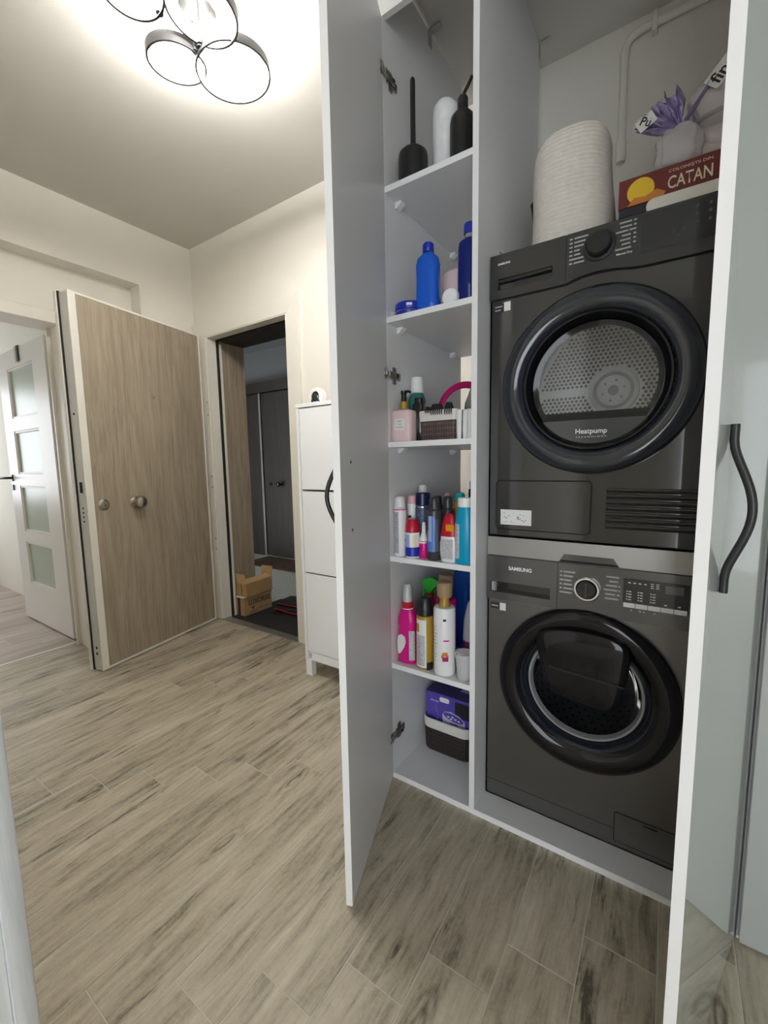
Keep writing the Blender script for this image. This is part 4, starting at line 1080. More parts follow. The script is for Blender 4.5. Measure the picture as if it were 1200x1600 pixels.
t = thing('small_bottle', 'small brown-capped bottle behind the white canister on the top shelf', 'bottle', (0.105, 0.20, S1))
obj('body', lathe([(0, 0), (0.022, 0), (0.023, 0.05), (0.016, 0.06), (0, 0.06)], 24), 'paper', t)
obj('cap', lathe([(0.013, 0.0602), (0.013, 0.10), (0, 0.103)], 20), 'plum', t)

# ---- second shelf
t = thing('cream_tin', 'flat dark blue cream tin at the left of the second shelf', 'tin', (0.060, 0.055, S2))
obj('base', lathe([(0, 0), (0.044, 0), (0.046, 0.003), (0.046, 0.018), (0, 0.018)], 40), 'blue', t)
obj('lid', lathe([(0.0475, 0.0182), (0.0485, 0.02), (0.0485, 0.038), (0.046, 0.042), (0, 0.043)], 40), 'blue', t)
obj('silver_edge', lathe([(0.0465, 0.0145), (0.0478, 0.016), (0.0465, 0.0175)], 40, closed_prof=True), 'chrome', t)
patch(0.0485, 0.026, 0.034, -72, -50, 'paper', t)
tag(obj('glass_jar', lathe([(0.008, 0), (0.009, 0.002), (0.009, 0.02), (0.0075, 0.02), (0.0075, 0.003), (0, 0.003)], 16), 'clear_plastic', None, 40, (0.014, 0.025, S2)), 'tiny clear jar beside the flat blue tin', 'jar')
t = thing('blue_bottle', 'clear bottle of bright blue liquid with blue cap on the second shelf', 'bottle', (0.128, 0.062, S2), 12)
obj('body', lathe([(0, 0), (0.036, 0), (0.039, 0.005), (0.039, 0.05), (0.0375, 0.10), (0.039, 0.150), (0.034, 0.170), (0.020, 0.184), (0.016, 0.190), (0, 0.190)], 32, power=3.2, sy=0.8), 'blue_liquid', t)
obj('cap', lathe([(0.0175, 0.1902), (0.0185, 0.192), (0.018, 0.214), (0.015, 0.218), (0, 0.218)], 24), 'blue', t)
t = thing('pink_jar', 'wide pink and white labelled jar behind the white tube on the second shelf', 'jar', (0.192, 0.170, S2))
obj('body', lathe([(0, 0), (0.056, 0), (0.058, 0.004), (0.058, 0.082), (0, 0.082)], 36), 'paper', t)
obj('lid', lathe([(0.058, 0.0822), (0.0595, 0.085), (0.0595, 0.138), (0.057, 0.142), (0, 0.142)], 36), 'palepink', t)
jb = NB()
for k, z in enumerate((0.022, 0.048, 0.072)): jb = join(jb, lathe([(0.0586, z), (0.0586, z + 0.0015)], 12, a0=math.radians(-140), a1=math.radians(-75)))
obj('label_lines', jb, 'print_grey', t)
t = thing('cream_tube', 'red tube lying with its white cap towards the front of the second shelf', 'tube', (0.216, 0.035, S2 + 0.0275), 0)
obj('cap', move(lathe([(0, 0), (0.022, 0), (0.026, 0.004), (0.0272, 0.012), (0.0272, 0.028), (0, 0.028)], 28), (0, -0.005, 0), RX(-90)), 'white_plastic', t)
obj('tube_body', move(lathe([(0.026, 0.0282), (0.0265, 0.04), (0.024, 0.06), (0.012, 0.068), (0, 0.069)], 28), (0, -0.005, 0), RX(-90) @ RZ(0)), 'red', t)
t = thing('dark_blue_bottle', 'tall clear bottle of dark blue liquid against the divider on the second shelf', 'bottle', (0.2655, 0.075, S2))
obj('body', lathe([(0, 0), (0.034, 0), (0.0365, 0.005), (0.0365, 0.165), (0.034, 0.185), (0.020, 0.197), (0, 0.197)], 32), 'dark_blue_liquid', t)
obj('neck', lathe([(0.0155, 0.1972), (0.0155, 0.210), (0, 0.210)], 24), 'clear_plastic', t)
obj('cap', lathe([(0.0185, 0.2102), (0.019, 0.212), (0.0185, 0.238), (0.016, 0.242), (0, 0.242)], 24), 'blue', t)

# ---- third shelf
t = thing('soap_dispenser', 'pale pink square soap bottle with black and gold pump on the third shelf', 'bottle', (0.043, 0.040, S3), 0)
obj('body', lathe([(0, 0), (0.037, 0), (0.039, 0.003), (0.039, 0.096), (0.036, 0.104), (0.014, 0.112), (0, 0.112)], 32, power=5.0, sy=0.72), 'palepink', t)
lab = obj('front_label', bx(-0.020, 0.020, -0.0296, -0.0287, 0.038, 0.078), 'paper', t, 0)
lines([[(0.010, 0.030)], [(0.014, 0.026)], [(0.008, 0.032)]], -0.020, 0.070, 0.010, 0.003, -0.0298, 'print_grey', t)
obj('collar', lathe([(0.0125, 0.1122), (0.0125, 0.135), (0, 0.135)], 20), 'gold', t)
pm = lathe([(0.010, 0.1352), (0.009, 0.160), (0.011, 0.163), (0.011, 0.172), (0, 0.172)], 18)
obj('pump', join(pm, tube(NB(), [(0, 0, 0.168), (0.018, 0, 0.169), (0.026, 0, 0.165)], 0.0045, 8)), 'black_plastic', t)
t = thing('mouthwash_bottle', 'green mouthwash bottle with white cup cap behind the pink soap', 'bottle', (0.036, 0.145, S3))
obj('body', lathe([(0, 0), (0.028, 0), (0.031, 0.004), (0.031, 0.150), (0.026, 0.168), (0.021, 0.176), (0, 0.176)], 28), 'green_liquid', t)
obj('cap', lathe([(0.022, 0.1762), (0.0245, 0.178), (0.0235, 0.205), (0.021, 0.232), (0, 0.232)], 28), 'white_plastic', t)
t = thing('black_bottle', 'slim square black bottle between pink soap and small basket', 'bottle', (0.078, 0.082, S3), 10)
obj('body', lathe([(0, 0), (0.017, 0), (0.0185, 0.003), (0.0185, 0.118), (0.016, 0.130), (0, 0.130)], 24, power=6, sy=1.2), 'black_gloss', t)
obj('cap', lathe([(0.013, 0.1302), (0.014, 0.132), (0.0135, 0.150), (0, 0.152)], 20, power=4), 'black_plastic', t)

def rr_basket(w_, d_, h_, r, taper, mb, mr, rim, t):
    """tapered rounded-rectangle basket, open on top, with a smooth rim band"""
    def ring(k, z, dr=0.0):
        return [(a * k, b * k, z) for a, b in rrect(-w_ / 2 - dr, w_ / 2 + dr, -d_ / 2 - dr, d_ / 2 + dr, r + dr, 5)]
    def loft(levels, close_first=True, close_last=True):
        bm = NB(); rows = [[bm.verts.new(p) for p in ring(*l)] for l in levels]
        n = len(rows[0])
        for P, Q in zip(rows, rows[1:]):
            for i in range(n):
                j = (i + 1) % n
                bm.faces.new((P[i], P[j], Q[j], Q[i]))
        if close_first: bm.faces.new(rows[0])
        if close_last: bm.faces.new(rows[-1])
        return bm
    zb = h_ - rim
    k1 = taper + (1 - taper) * zb / h_
    obj('woven_body', loft([(taper * 0.97, 0.0), (taper, 0.004), (k1, zb - 0.0003), (k1, zb - 0.0003, -0.004), (taper, 0.006, -0.004)]), mb, t, 30)
    obj('rim', loft([(k1, zb, -0.0035), (k1, zb, 0.0012), (1.0, h_ - 0.003, 0.002), (1.0, h_, 0.0005), (1.0, h_, -0.003), (k1, zb, -0.0035)], False, False), mr, t, 40)
t = thing('small_basket', 'small brown woven basket with white rim and hair clips on the third shelf', 'basket', (0.170, 0.085, S3), 0)
rr_basket(0.138, 0.10, 0.098, 0.014, 0.93, 'basket_brown', 'rim_white', 0.034, t)
def clip(label, loc, w_, h_, teeth, rz=0):
    t = thing('hair_clip', label, 'hair clip', loc, rz, 'hair clips on the small basket')
    for s in (-1, 1):
        bm = prism([(-w_ / 2, 0.0), (-w_ / 2 * 0.6, h_ * 0.35), (w_ / 2 * 0.6, h_ * 0.35), (w_ / 2, 0.0), (w_ / 2 * 0.9, -h_ * 0.1), (-w_ / 2 * 0.9, -h_ * 0.1)], s * 0.004, s * 0.0065)
        for k in range(teeth):
            x = -w_ / 2 * 0.85 + w_ * 0.85 * k / max(1, teeth - 1)
            bm = join(bm, tube(NB(), [(x, s * 0.005, -h_ * 0.08), (x, s * 0.0085, -h_ * 0.28), (x, s * 0.006, -h_ * 0.48)], [0.0022, 0.002, 0.0012], 6))
        obj('jaw', bm, 'black_plastic', t)
    obj('spring', move(tube(NB(), [(-w_ * 0.2, 0, h_ * 0.1), (w_ * 0.2, 0, h_ * 0.1)], 0.0038, 8)), 'black_gloss', t)
    return t
ZR = S3 + 0.098
clip('smallest black hair clip, left on the basket rim', (0.139, 0.0345, ZR + 0.003), 0.016, 0.026, 3)
clip('widest black hair clip with many teeth on the basket rim', (0.172, 0.0345, ZR + 0.004), 0.044, 0.042, 6)
clip('black comb-like hair clip, right on the basket rim', (0.214, 0.0345, ZR + 0.004), 0.026, 0.046, 4)
t = thing('hair_band', 'wide magenta hair band standing up behind the small basket', 'hair band', (0.185, 0.215, S3 + 0.1065))
pts = [(0.092 * math.cos(a), 0, 0.094 * math.sin(a) ) for a in [math.radians(-85 + 350 * k / 40) for k in range(41)]]
obj('band', tube(NB(), pts, 0.01, 12, flat=(0.005, 0.012)), 'hoop', t, 60)
t = thing('foil_pouch', 'crumpled silver pouch with black top behind the white tubes', 'pouch', (0.2440, 0.175, S3))
def pouch():
    bm = lathe([(0, 0), (0.026, 0.0), (0.033, 0.03), (0.036, 0.09), (0.032, 0.13), (0.018, 0.170), (0.006, 0.195), (0, 0.196)], 22, sy=0.62)
    for v in bm.verts:
        k = 1 + 0.13 * math.sin(v.co.x * 260 + v.co.z * 140) * math.cos(v.co.y * 300)
        v.co.x *= k; v.co.y *= k
    return bm
obj('pouch_body', pouch(), 'silver_foil', t, 60)
obj('black_tie', lathe([(0.0095, 0.160), (0.012, 0.172), (0.011, 0.200), (0.0, 0.206)], 14), 'black_plastic', t)
obj('black_band', lathe([(0.0375, 0.098), (0.0385, 0.102), (0.0365, 0.106)], 22, sy=0.66), 'black_plastic', t)
for k, (x, y, rz) in enumerate(((0.247, 0.040, 8), (0.264, 0.048, -6), (0.283, 0.042, 4))):
    t = thing('white_tube', ['white cream tube standing on its cap, nearest the small basket', 'middle white cream tube of the three by the divider', 'white cream tube standing against the divider on the third shelf'][k], 'tube', (x, y, S3), rz, 'white tubes on the third shelf')
    obj('cap', lathe([(0, 0), (0.0075, 0), (0.008, 0.002), (0.0078, 0.018), (0, 0.018)], 18), 'white_plastic', t)
    bm = NB(); rows = []
    for z, a, b in ((0.0182, 0.008, 0.008), (0.028, 0.0085, 0.0085), (0.06, 0.0085, 0.006), (0.093, 0.0088, 0.0015)):
        rows.append([bm.verts.new((a * math.cos(2 * PI * q / 16), b * math.sin(2 * PI * q / 16), z)) for q in range(16)])
    for P, Q in zip(rows, rows[1:]):
        for i in range(16): bm.faces.new((P[i], P[(i + 1) % 16], Q[(i + 1) % 16], Q[i]))
    bm.faces.new(rows[0]); bm.faces.new(rows[-1])
    obj('tube_body', bm, 'paper', t)

# ---- fourth shelf: sprays and bottles
t = can('white_spray_can', 'tall white spray can at the left front of the fourth shelf', 'spray can', (0.0275, 0.030, S4), 0.0235, 0.212, 'white_plastic', 'white_plastic', 0.0190, 0.040, 0.004, 'magenta')
patch(0.0235, 0.012, 0.158, -128, -72, 'bluegrey', t).data.materials[0] = mat('grey_text_block', (0.42, 0.43, 0.47), 0.5, var=0.35, vscale=220)
M['text_block'] = mat('grey_text_print', (0.50, 0.51, 0.53), 0.5, var=0.35, vscale=240)
t = can('roll_on', 'short blue and white roll-on with a domed red cap', 'bottle', (0.0775, 0.031, S4), 0.0255, 0.136, 'white_plastic', 'red', 0.0262, 0.047, 0.004, dome=1.2)
patch(0.0255, 0.006, 0.038, -180, 0, 'blue', t)
patch(0.0255, 0.0385, 0.082, -150, -84, 'lightblue', t)
patch(0.0255, 0.0385, 0.082, -60, -30, 'cream', t)
patch(0.0262, 0.055, 0.066, -150, -120, 'red', t)
t = thing('nasal_spray', 'small magenta and white nasal spray beside the red-capped roll-on', 'bottle', (0.117, 0.040, S4))
obj('body', lathe([(0, 0), (0.0145, 0), (0.0155, 0.002), (0.0155, 0.056), (0.014, 0.060), (0, 0.060)], 24), 'magenta', t)
obj('spray_head', lathe([(0.0155, 0.0602), (0.0155, 0.066), (0.0085, 0.086), (0.0075, 0.088), (0.006, 0.120), (0.0035, 0.124), (0, 0.124)], 24), 'white_plastic', t)
patch(0.0155, 0.052, 0.058, -150, -30, 'paper', t)
t = can('blue_spray_can', 'tall blue and charcoal spray can in the middle of the fourth shelf', 'spray can', (0.161, 0.034, S4), 0.0255, 0.212, 'charcoal', 'charcoal', 0.0185, 0.040, 0.012)
patch(0.0255, 0.030, 0.150, -122, -62, 'midblue', t)
patch(0.0257, 0.065, 0.150, -118, -84, 'lightblue', t)
patch(0.0258, 0.100, 0.150, -165, -112, 'charcoal', t)
patch(0.0257, 0.032, 0.140, -60, -32, 'bluegrey', t)
t = thing('repellent_bottle', 'flat white bottle with a tall pointed red cap on the fourth shelf', 'bottle', (0.2175, 0.032, S4), 0)
obj('body', lathe([(0, 0), (0.0265, 0), (0.029, 0.003), (0.0325, 0.03), (0.0325, 0.06), (0.0275, 0.096), (0, 0.096)], 32, sy=0.62, power=2.6), 'white_plastic', t)
obj('cap', lathe([(0.0272, 0.0845), (0.0310, 0.086), (0.026, 0.115), (0.019, 0.145), (0.0155, 0.155), (0.010, 0.160), (0, 0.161)], 32, sy=0.64, power=2.6), 'red', t)
obj('yellow_sticker', bx(-0.004, 0.024, -0.0199, -0.0192, 0.104, 0.126), 'orange', t, 0, (0, 0.0, 0), (0, 0, 0))
bk = obj('back_label', bx(-0.019, 0.021, -0.0218, -0.0212, 0.012, 0.076), 'text_block', t, 0)
t = thing('teal_bottle', 'teal bottle with a white cap against the divider, fourth shelf front', 'bottle', (0.2705, 0.036, S4))
obj('body', lathe([(0, 0), (0.030, 0), (0.0325, 0.004), (0.0325, 0.120), (0.030, 0.150), (0.0235, 0.184), (0, 0.184)], 32, power=2.5, sy=0.85), 'teal', t)
obj('cap', lathe([(0.0235, 0.1842), (0.024, 0.186), (0.0235, 0.210), (0.022, 0.213), (0, 0.213)], 28), 'white_plastic', t)
patch(0.0325, 0.018, 0.130, -150, -104, 'text_block', t, power=2.5, sy=0.85)
t = can('pink_deodorant', 'white spray can with a pink cap behind the red-capped roll-on', 'spray can', (0.040, 0.095, S4), 0.0205, 0.213, 'white_plastic', 'pink', 0.0170, 0.032, 0.004)
patch(0.0205, 0.130, 0.140, -110, -70, 'plum', t)
t = can('white_deodorant', 'tall pink-bodied spray can with white cap at the back left', 'spray can', (0.040, 0.175, S4), 0.0195, 0.245, 'magenta', 'white_plastic', 0.0165, 0.05, 0.006)
t = can('navy_spray_can', 'wide navy spray can with a flat navy cap on the fourth shelf', 'spray can', (0.082, 0.098, S4), 0.0275, 0.222, 'bluegrey', 'navy', 0.0270, 0.045, 0.004, 'chrome', dome=0.1)
patch(0.0275, 0.09, 0.155, -125, -60, 'text_block', t).data.materials[0] = mat('navy_text', (0.10, 0.13, 0.24), 0.5, var=0.5, vscale=200)
t = can('black_deodorant', 'black spray can at the back behind the tall blue can', 'spray can', (0.112, 0.155, S4), 0.0195, 0.208, 'charcoal', 'black_plastic', 0.0160, 0.032, 0.012)
t = can('rose_deodorant', 'slim spray can with a rose dome cap at the back of the fourth shelf', 'spray can', (0.128, 0.205, S4), 0.0165, 0.216, 'white_plastic', 'pink', 0.0165, 0.045, 0.012, dome=1.4)
t = can('charcoal_deodorant', 'charcoal spray can behind the pointed red cap', 'spray can', (0.180, 0.098, S4), 0.0225, 0.212, 'charcoal', 'charcoal', 0.0165, 0.042, 0.014)
t = thing('orange_bottle', 'orange and white bottle with a turquoise dome cap behind the teal bottle', 'bottle', (0.204, 0.145, S4))
obj('body', lathe([(0, 0), (0.022, 0), (0.025, 0.004), (0.025, 0.12), (0.019, 0.165), (0.0, 0.165)], 28), 'orange', t)
obj('collar', lathe([(0.0195, 0.1652), (0.021, 0.168), (0.0185, 0.188), (0, 0.188)], 28), 'orange', t)
obj('cap', lathe([(0.0185, 0.1882), (0.0195, 0.192), (0.0185, 0.208), (0.013, 0.220), (0, 0.224)], 28), 'turquoise', t)
t = thing('black_box', 'black square container at the back right of the fourth shelf', 'box', (0.262, 0.16, S4))
obj('body', bx(-0.024, 0.024, -0.024, 0.024, 0, 0.235, 0.003), 'black_gloss', t)
obj('lid', bx(-0.022, 0.022, -0.022, 0.022, 0.2355, 0.262, 0.004), 'lilac', t)

# ---- fifth shelf: cleaning products
t = thing('stain_remover', 'bright pink squeeze bottle with clear nozzle cap, left on the fifth shelf', 'bottle', (0.043, 0.050, S5), 0)
obj('body', lathe([(0, 0), (0.033, 0), (0.036, 0.004), (0.036, 0.115), (0.033, 0.128), (0.036, 0.142), (0.035, 0.165), (0.024, 0.198), (0.020, 0.204), (0, 0.204)], 32, sy=0.72, power=2.8), 'magenta', t)
obj('collar', lathe([(0.021, 0.2042), (0.0215, 0.206), (0.0205, 0.226), (0, 0.226)], 24), 'red', t)
obj('collar_ring', lathe([(0.0215, 0.2005), (0.0225, 0.2025), (0.0215, 0.2040)], 24, closed_prof=True), 'paper', t)
obj('nozzle_cap', lathe([(0.0180, 0.2262), (0.018, 0.238), (0.0125, 0.284), (0.010, 0.290), (0, 0.291)], 22), 'clear_plastic', t)
obj('nozzle', lathe([(0.011, 0.2262), (0.006, 0.255), (0.003, 0.278), (0, 0.279)], 16), 'paper', t)
pt = [(-0.028, 0.035), (-0.020, 0.032), (-0.010, 0.045), (0.0, 0.062), (0.006, 0.082), (0.002, 0.100), (-0.012, 0.108), (-0.026, 0.100), (-0.030, 0.080)]
obj('white_shape', prism(pt, -0.0268, -0.0259), 'paper', t, 0)
patch(0.036, 0.015, 0.125, -62, -25, 'text_block', t, sy=0.72, power=2.8, off=0.0010)
t = can('polish_can', 'gold and white spray can with a black cap on the fifth shelf', 'spray can', (0.1175, 0.046, S5), 0.0315, 0.258, 'gold', 'black_plastic', 0.0285, 0.066, 0.004, dome=0.9)
patch(0.0315, 0.008, 0.180, -140, -56, 'paper', t)
patch(0.0318, 0.135, 0.165, -140, -105, 'gold', t)
patch(0.0319, 0.015, 0.125, -132, -66, 'text_block', t)
patch(0.0318, 0.0, 0.028, -55, -10, 'black_plastic', t)
def softener(label, loc, body, rz=0, pic=True):
    t = thing('softener_bottle', label, 'bottle', loc, rz, 'softener bottles on the fifth shelf')
    obj('body', lathe([(0, 0), (0.033, 0), (0.037, 0.005), (0.037, 0.228), (0.034, 0.236), (0.018, 0.238), (0, 0.238)], 36), body, t)
    obj('neck', lathe([(0.0185, 0.2382), (0.019, 0.245), (0.016, 0.252), (0.0155, 0.276), (0, 0.276)], 24), 'gold', t)
    obj('cap', lathe([(0.0205, 0.2702), (0.025, 0.272), (0.0265, 0.300), (0.0255, 0.318), (0.022, 0.322), (0, 0.322)], 28), 'bronze', t)
    return t
t = softener('white round bottle with bronze cap and small flower print on the fifth shelf', (0.194, 0.042, S5), 'white_plastic')
fl_ = NB()
for k in range(6):
    a = PI / 3 * k
    fl_ = join(fl_, lathe([(0.0377, 0.072 + 0.010 * math.sin(a) - 0.006), (0.0377, 0.072 + 0.010 * math.sin(a) + 0.006)], 3, a0=math.radians(-62 + 11 * math.cos(a) - 8), a1=math.radians(-62 + 11 * math.cos(a) + 8)))
obj('flower_print', fl_, 'amber', t, 60)
patch(0.0372, 0.055, 0.070, -76, -44, 'deep_pink', t)
patch(0.0372, 0.195, 0.203, -72, -56, 'print_black', t)
patch(0.0370, 0.125, 0.130, -70, -40, 'magenta', t)
ll = NB()
for k in range(11):
    ll = join(ll, lathe([(0.0374, 0.05 + 0.012 * k), (0.0374, 0.053 + 0.012 * k)], 4, a0=math.radians(-135), a1=math.radians(-118 + 6 * (k % 3))))
obj('printed_text', ll, 'print_grey', t, 60)
t = softener('magenta bottle with bronze cap standing behind the white one', (0.158, 0.128, S5), 'magenta')
t = thing('trigger_spray', 'red spray bottle with a green trigger at the back of the fifth shelf', 'bottle', (0.090, 0.135, S5))
obj('body', lathe([(0, 0), (0.030, 0), (0.033, 0.004), (0.033, 0.15), (0.026, 0.18), (0.014, 0.205), (0, 0.205)], 28, sy=0.8), 'red', t)
obj('neck', lathe([(0.015, 0.2052), (0.015, 0.24), (0, 0.24)], 20), 'red', t)
hd = prism([(-0.034, 0.276), (-0.020, 0.296), (0.010, 0.304), (0.036, 0.294), (0.036, 0.274), (0.012, 0.262), (0.010, 0.2405), (-0.010, 0.2405), (-0.014, 0.264)], -0.012, 0.012, bev=0.004)
obj('spray_head', hd, 'green', t)
obj('trigger', tube(NB(), [(-0.020, 0, 0.266), (-0.027, 0, 0.250), (-0.024, 0, 0.228)], 0.005, 8), 'green', t)
t = thing('blue_ball_bottle', 'bottle with a bright blue round stopper between green trigger and bronze cap', 'bottle', (0.1235, 0.18, S5))
obj('body', lathe([(0, 0), (0.024, 0), (0.026, 0.15), (0.014, 0.20), (0, 0.20)], 24), 'jug_blue', t)
obj('stopper', lathe([(0.008, 0.2002), (0.021, 0.214), (0.026, 0.236), (0.021, 0.258), (0, 0.268)], 24), 'teal', t)
t = thing('blue_jug', 'big dark blue jug filling the back right of the fifth shelf', 'jug', (0.196, 0.315, S5))
obj('body', lathe([(0, 0), (0.078, 0), (0.082, 0.006), (0.082, 0.27), (0.070, 0.325), (0.030, 0.345), (0, 0.345)], 36, power=3.2, sy=0.95), 'jug_blue', t)
obj('grip', tube(NB(), [(0.0, -0.076, 0.26), (0.0, -0.098, 0.24), (0.0, -0.098, 0.15), (0.0, -0.076, 0.12)], 0.012, 10), 'jug_blue', t)
obj('cap', lathe([(0.022, 0.3452), (0.022, 0.365), (0, 0.366)], 24), 'black_plastic', t)
t = thing('plastic_pouch', 'translucent pouch with dark purple content at the right of the fifth shelf', 'pouch', (0.262, 0.125, S5))
def pouch2(z0, z1, k):
    prof = [(0.022, 0.0), (0.034, 0.03), (0.036, 0.10), (0.032, 0.17), (0.018, 0.235), (0.006, 0.25)]
    pr = [(r * k, z) for r, z in prof if z0 <= z <= z1]
    pr = [(0, pr[0][1])] + pr + [(0, pr[-1][1] + 0.001)]
    bm = lathe(pr, 22, sy=0.75)
    return bm
obj('pouch_content', pouch2(0, 0.10, 1.0), 'plum', t, 60)
obj('pouch_top', move(lathe([(0.0355, 0.1015), (0.032, 0.17), (0.018, 0.235), (0.006, 0.25), (0, 0.251)], 22, sy=0.75)), 'film', t, 60)
t = thing('measuring_cup', 'clear plastic measuring cup at the right front of the fifth shelf', 'cup', (0.2680, 0.040, S5))
obj('cup_wall', lathe([(0, 0.0), (0.022, 0), (0.024, 0.003), (0.031, 0.085), (0.0325, 0.090), (0.0305, 0.0905), (0.0228, 0.006), (0, 0.005)], 32), 'clear_plastic', t)
obj('cup_ear', move(torus(0.008, 0.0018, 16, 6), (-0.012, -0.034, 0.092), RX(70)), 'clear_plastic', t)

# ---- bottom compartment
t = thing('dark_basket', 'dark brown woven basket with white rim on the closet floor', 'basket', (0.128, 0.283, S6), 0)
rr_basket(0.215, 0.205, 0.138, 0.040, 0.95, 'basket_dark', 'rim_white', 0.040, t)
pb = thing('purple_box', 'purple product carton standing in the dark basket', 'box', (0.131, 0.288, S6 + 0.0085), 0)
PW, PD, PH = 0.098, 0.082, 0.228
obj('carton', bx(-PW, PW, -PD, PD, 0, PH, 0.001), 'violet', pb, 0)
obj('top_print', bx(-PW + 0.001, PW - 0.001, -PD + 0.001, PD - 0.001, PH, PH + 0.0006), 'deepviolet', pb, 0)
for k, (x, y) in enumerate(((-0.005, 0.02), (0.045, -0.005))):
    obj('picture_patch', bx(x - 0.02, x + 0.02, y - 0.018, y + 0.018, PH + 0.0007, PH + 0.0011), 'lilac', pb, 0)
obj('handle_tab', prism(rrect(-0.038, 0.004, PH - 0.030, PH - 0.010, 0.008), -PD - 0.0012, -PD - 0.0004), 'paper', pb, 0)
obj('dark_print', bx(0.028, PW - 0.001, -PD - 0.0006, -PD - 0.0002, PH - 0.075, PH - 0.012), 'darkbox', pb, 0)
dv = [(-0.024, PH - 0.125), (-0.026, PH - 0.080), (-0.016, PH - 0.066), (0.010, PH - 0.060), (0.045, PH - 0.068), (0.068, PH - 0.084), (0.074, PH - 0.125)]
obj('printed_heater', prism(dv, -PD - 0.0014, -PD - 0.0008), 'lilac', pb, 0).data.materials[0] = mat('pale_lilac_print', (0.60, 0.55, 0.72), 0.4)
ev = [(0.022 + 0.043 * math.cos(2 * PI * k / 28), PH - 0.082 + 0.015 * math.sin(2 * PI * k / 28) - 0.15 * 0.043 * math.cos(2 * PI * k / 28)) for k in range(28)]
obj('printed_lid', prism(ev, -PD - 0.0022, -PD - 0.0015), 'violet', pb, 0)
gl_ = NB()
for x, z in ((0.0, -0.083), (0.018, -0.080), (0.03, -0.086), (0.044, -0.089), (0.012, -0.089)):
    box(gl_, x - 0.004, x + 0.005, -PD - 0.0028, -PD - 0.0023, PH + z - 0.002, PH + z + 0.003)
obj('printed_shine', gl_, 'print_white', pb, 0)
rg = NB()
for k in range(24):
    a0, a1 = 2 * PI * k / 24, 2 * PI * (k + 1) / 24
    vs = [(0.026 + r * math.cos(a), -PD - 0.0018, PH - 0.118 + r * math.sin(a)) for r, a in ((0.010, a0), (0.010, a1), (0.0125, a1), (0.0125, a0))]
    rg.faces.new([rg.verts.new(v) for v in vs])
obj('printed_ring', rg, 'deepviolet', pb, 0)
lines([[(0, 0.012), (0.015, 0.034)]], 0.008, PH - 0.104, 0.01, 0.003, -PD - 0.0016, 'deepviolet', pb)
lines([[(0, 0.018), (0.021, 0.036)]], -0.078, PH - 0.030, 0.01, 0.006, -PD - 0.0003, 'lilac', pb)
obj('printed_swirl', tube(NB(), [(-0.05, -PD - 0.0004, PH - 0.03), (-0.056, -PD - 0.0004, PH - 0.06), (-0.045, -PD - 0.0004, PH - 0.09), (-0.052, -PD - 0.0004, PH - 0.12)], 0.0022, 6, flat=(0.003, 0.0006)), 'lilac', pb)

# ================================================================ THINGS ON THE DRYER
DT = DZ1 + 0.0005
t = thing('rope_basket', 'tall cream coiled rope basket standing on the dryer', 'basket', (0.527, 0.235, DT))
def rope():
    n = 27; h = 0.318; prof = [(0, 0.0)]
    for k in range(n):
        z = (k + 0.5) * h / n
        r = 0.112 - 0.014 * (z / h) - (0.018 * max(0, (z / h - 0.86) / 0.14) ** 2)
        for q in range(4):
            a = -PI / 2 + PI * (q + 0.5) / 4
            prof.append((r + 0.0045 * math.cos(a), z + h / n / 2 * math.sin(a)))
    prof.append((0.076, h - 0.001))
    prof += [(0.074, h - 0.02), (0.094, 0.02), (0.0, 0.012)]
    bm = lathe(prof, 56, power=2.5)
    for v in bm.verts:
        v.co.x += 0.004 * math.sin(v.co.z * 20) ; v.co.z += 0.0015 * math.sin(math.atan2(v.co.y, v.co.x) * 2) * (v.co.z > 0.02)
    return bm
obj('coiled_wall', rope(), 'rope', t, 80)
obj('handle', tube(NB(), [(-0.104, 0.03, 0.10), (-0.118, 0.032, 0.13), (-0.124, 0.034, 0.17), (-0.130, 0.035, 0.205), (-0.122, 0.036, 0.215)], 0.007, 8, flat=(0.010, 0.004)), 'black_plastic', t)
t = thing('white_sheet', 'crumpled thin white sheet lying under the rope basket on the dryer', 'paper', (0.40, 0.16, DT))
bm = NB(); g = 10
vv = [[bm.verts.new((-0.058 + 0.066 * i / g, -0.055 + 0.10 * j / g, max(0.0004, 0.024 * max(0, 1 - i / 5) * (0.5 + 0.5 * math.sin(j * 0.9 + 1)) + 0.004 * math.sin(i * 1.3 + j)))) for j in range(g + 1)] for i in range(g + 1)]
for i in range(g):
    for j in range(g):
        bm.faces.new((vv[i][j], vv[i + 1][j], vv[i + 1][j + 1], vv[i][j + 1]))
o = obj('sheet', bm, 'paper', t, 60)
sm = o.modifiers.new('thick', 'SOLIDIFY'); sm.thickness = 0.0006; sm.offset = 1
t = thing('board_game', 'dark red board game box with a yellow sun under the wrapped paper rolls', 'board game', (0.806, 0.303, DT + 0.0355))
GX, GY, GH = 0.147, 0.147, 0.092
obj('box_base', bx(-GX + 0.002, GX - 0.002, -GY + 0.002, GY - 0.002, 0, 0.020), 'darkbox', t, 0)
obj('box_lid', bx(-GX, GX, -GY, GY, 0.0205, GH, 0.001), 'maroon', t, 0)
def disc(cx_, cz_, r, y, clip=None, n=32):
    pts = [(cx_ + r * math.cos(2 * PI * k / n), cz_ + r * math.sin(2 * PI * k / n)) for k in range(n)]
    if clip is not None: pts = [(a, max(b, clip)) for a, b in pts]
    return prism(pts, y - 0.0006, y - 0.0001)
obj('printed_sun', disc(-0.096, 0.054, 0.031, -GY, 0.023), 'yellow', t, 0)
obj('printed_ground', prism([(-0.126, 0.022), (-0.045, 0.022), (-0.040, 0.034), (-0.06, 0.046), (-0.085, 0.036), (-0.11, 0.040)], -GY - 0.0010, -GY - 0.0007), 'amber', t, 0)
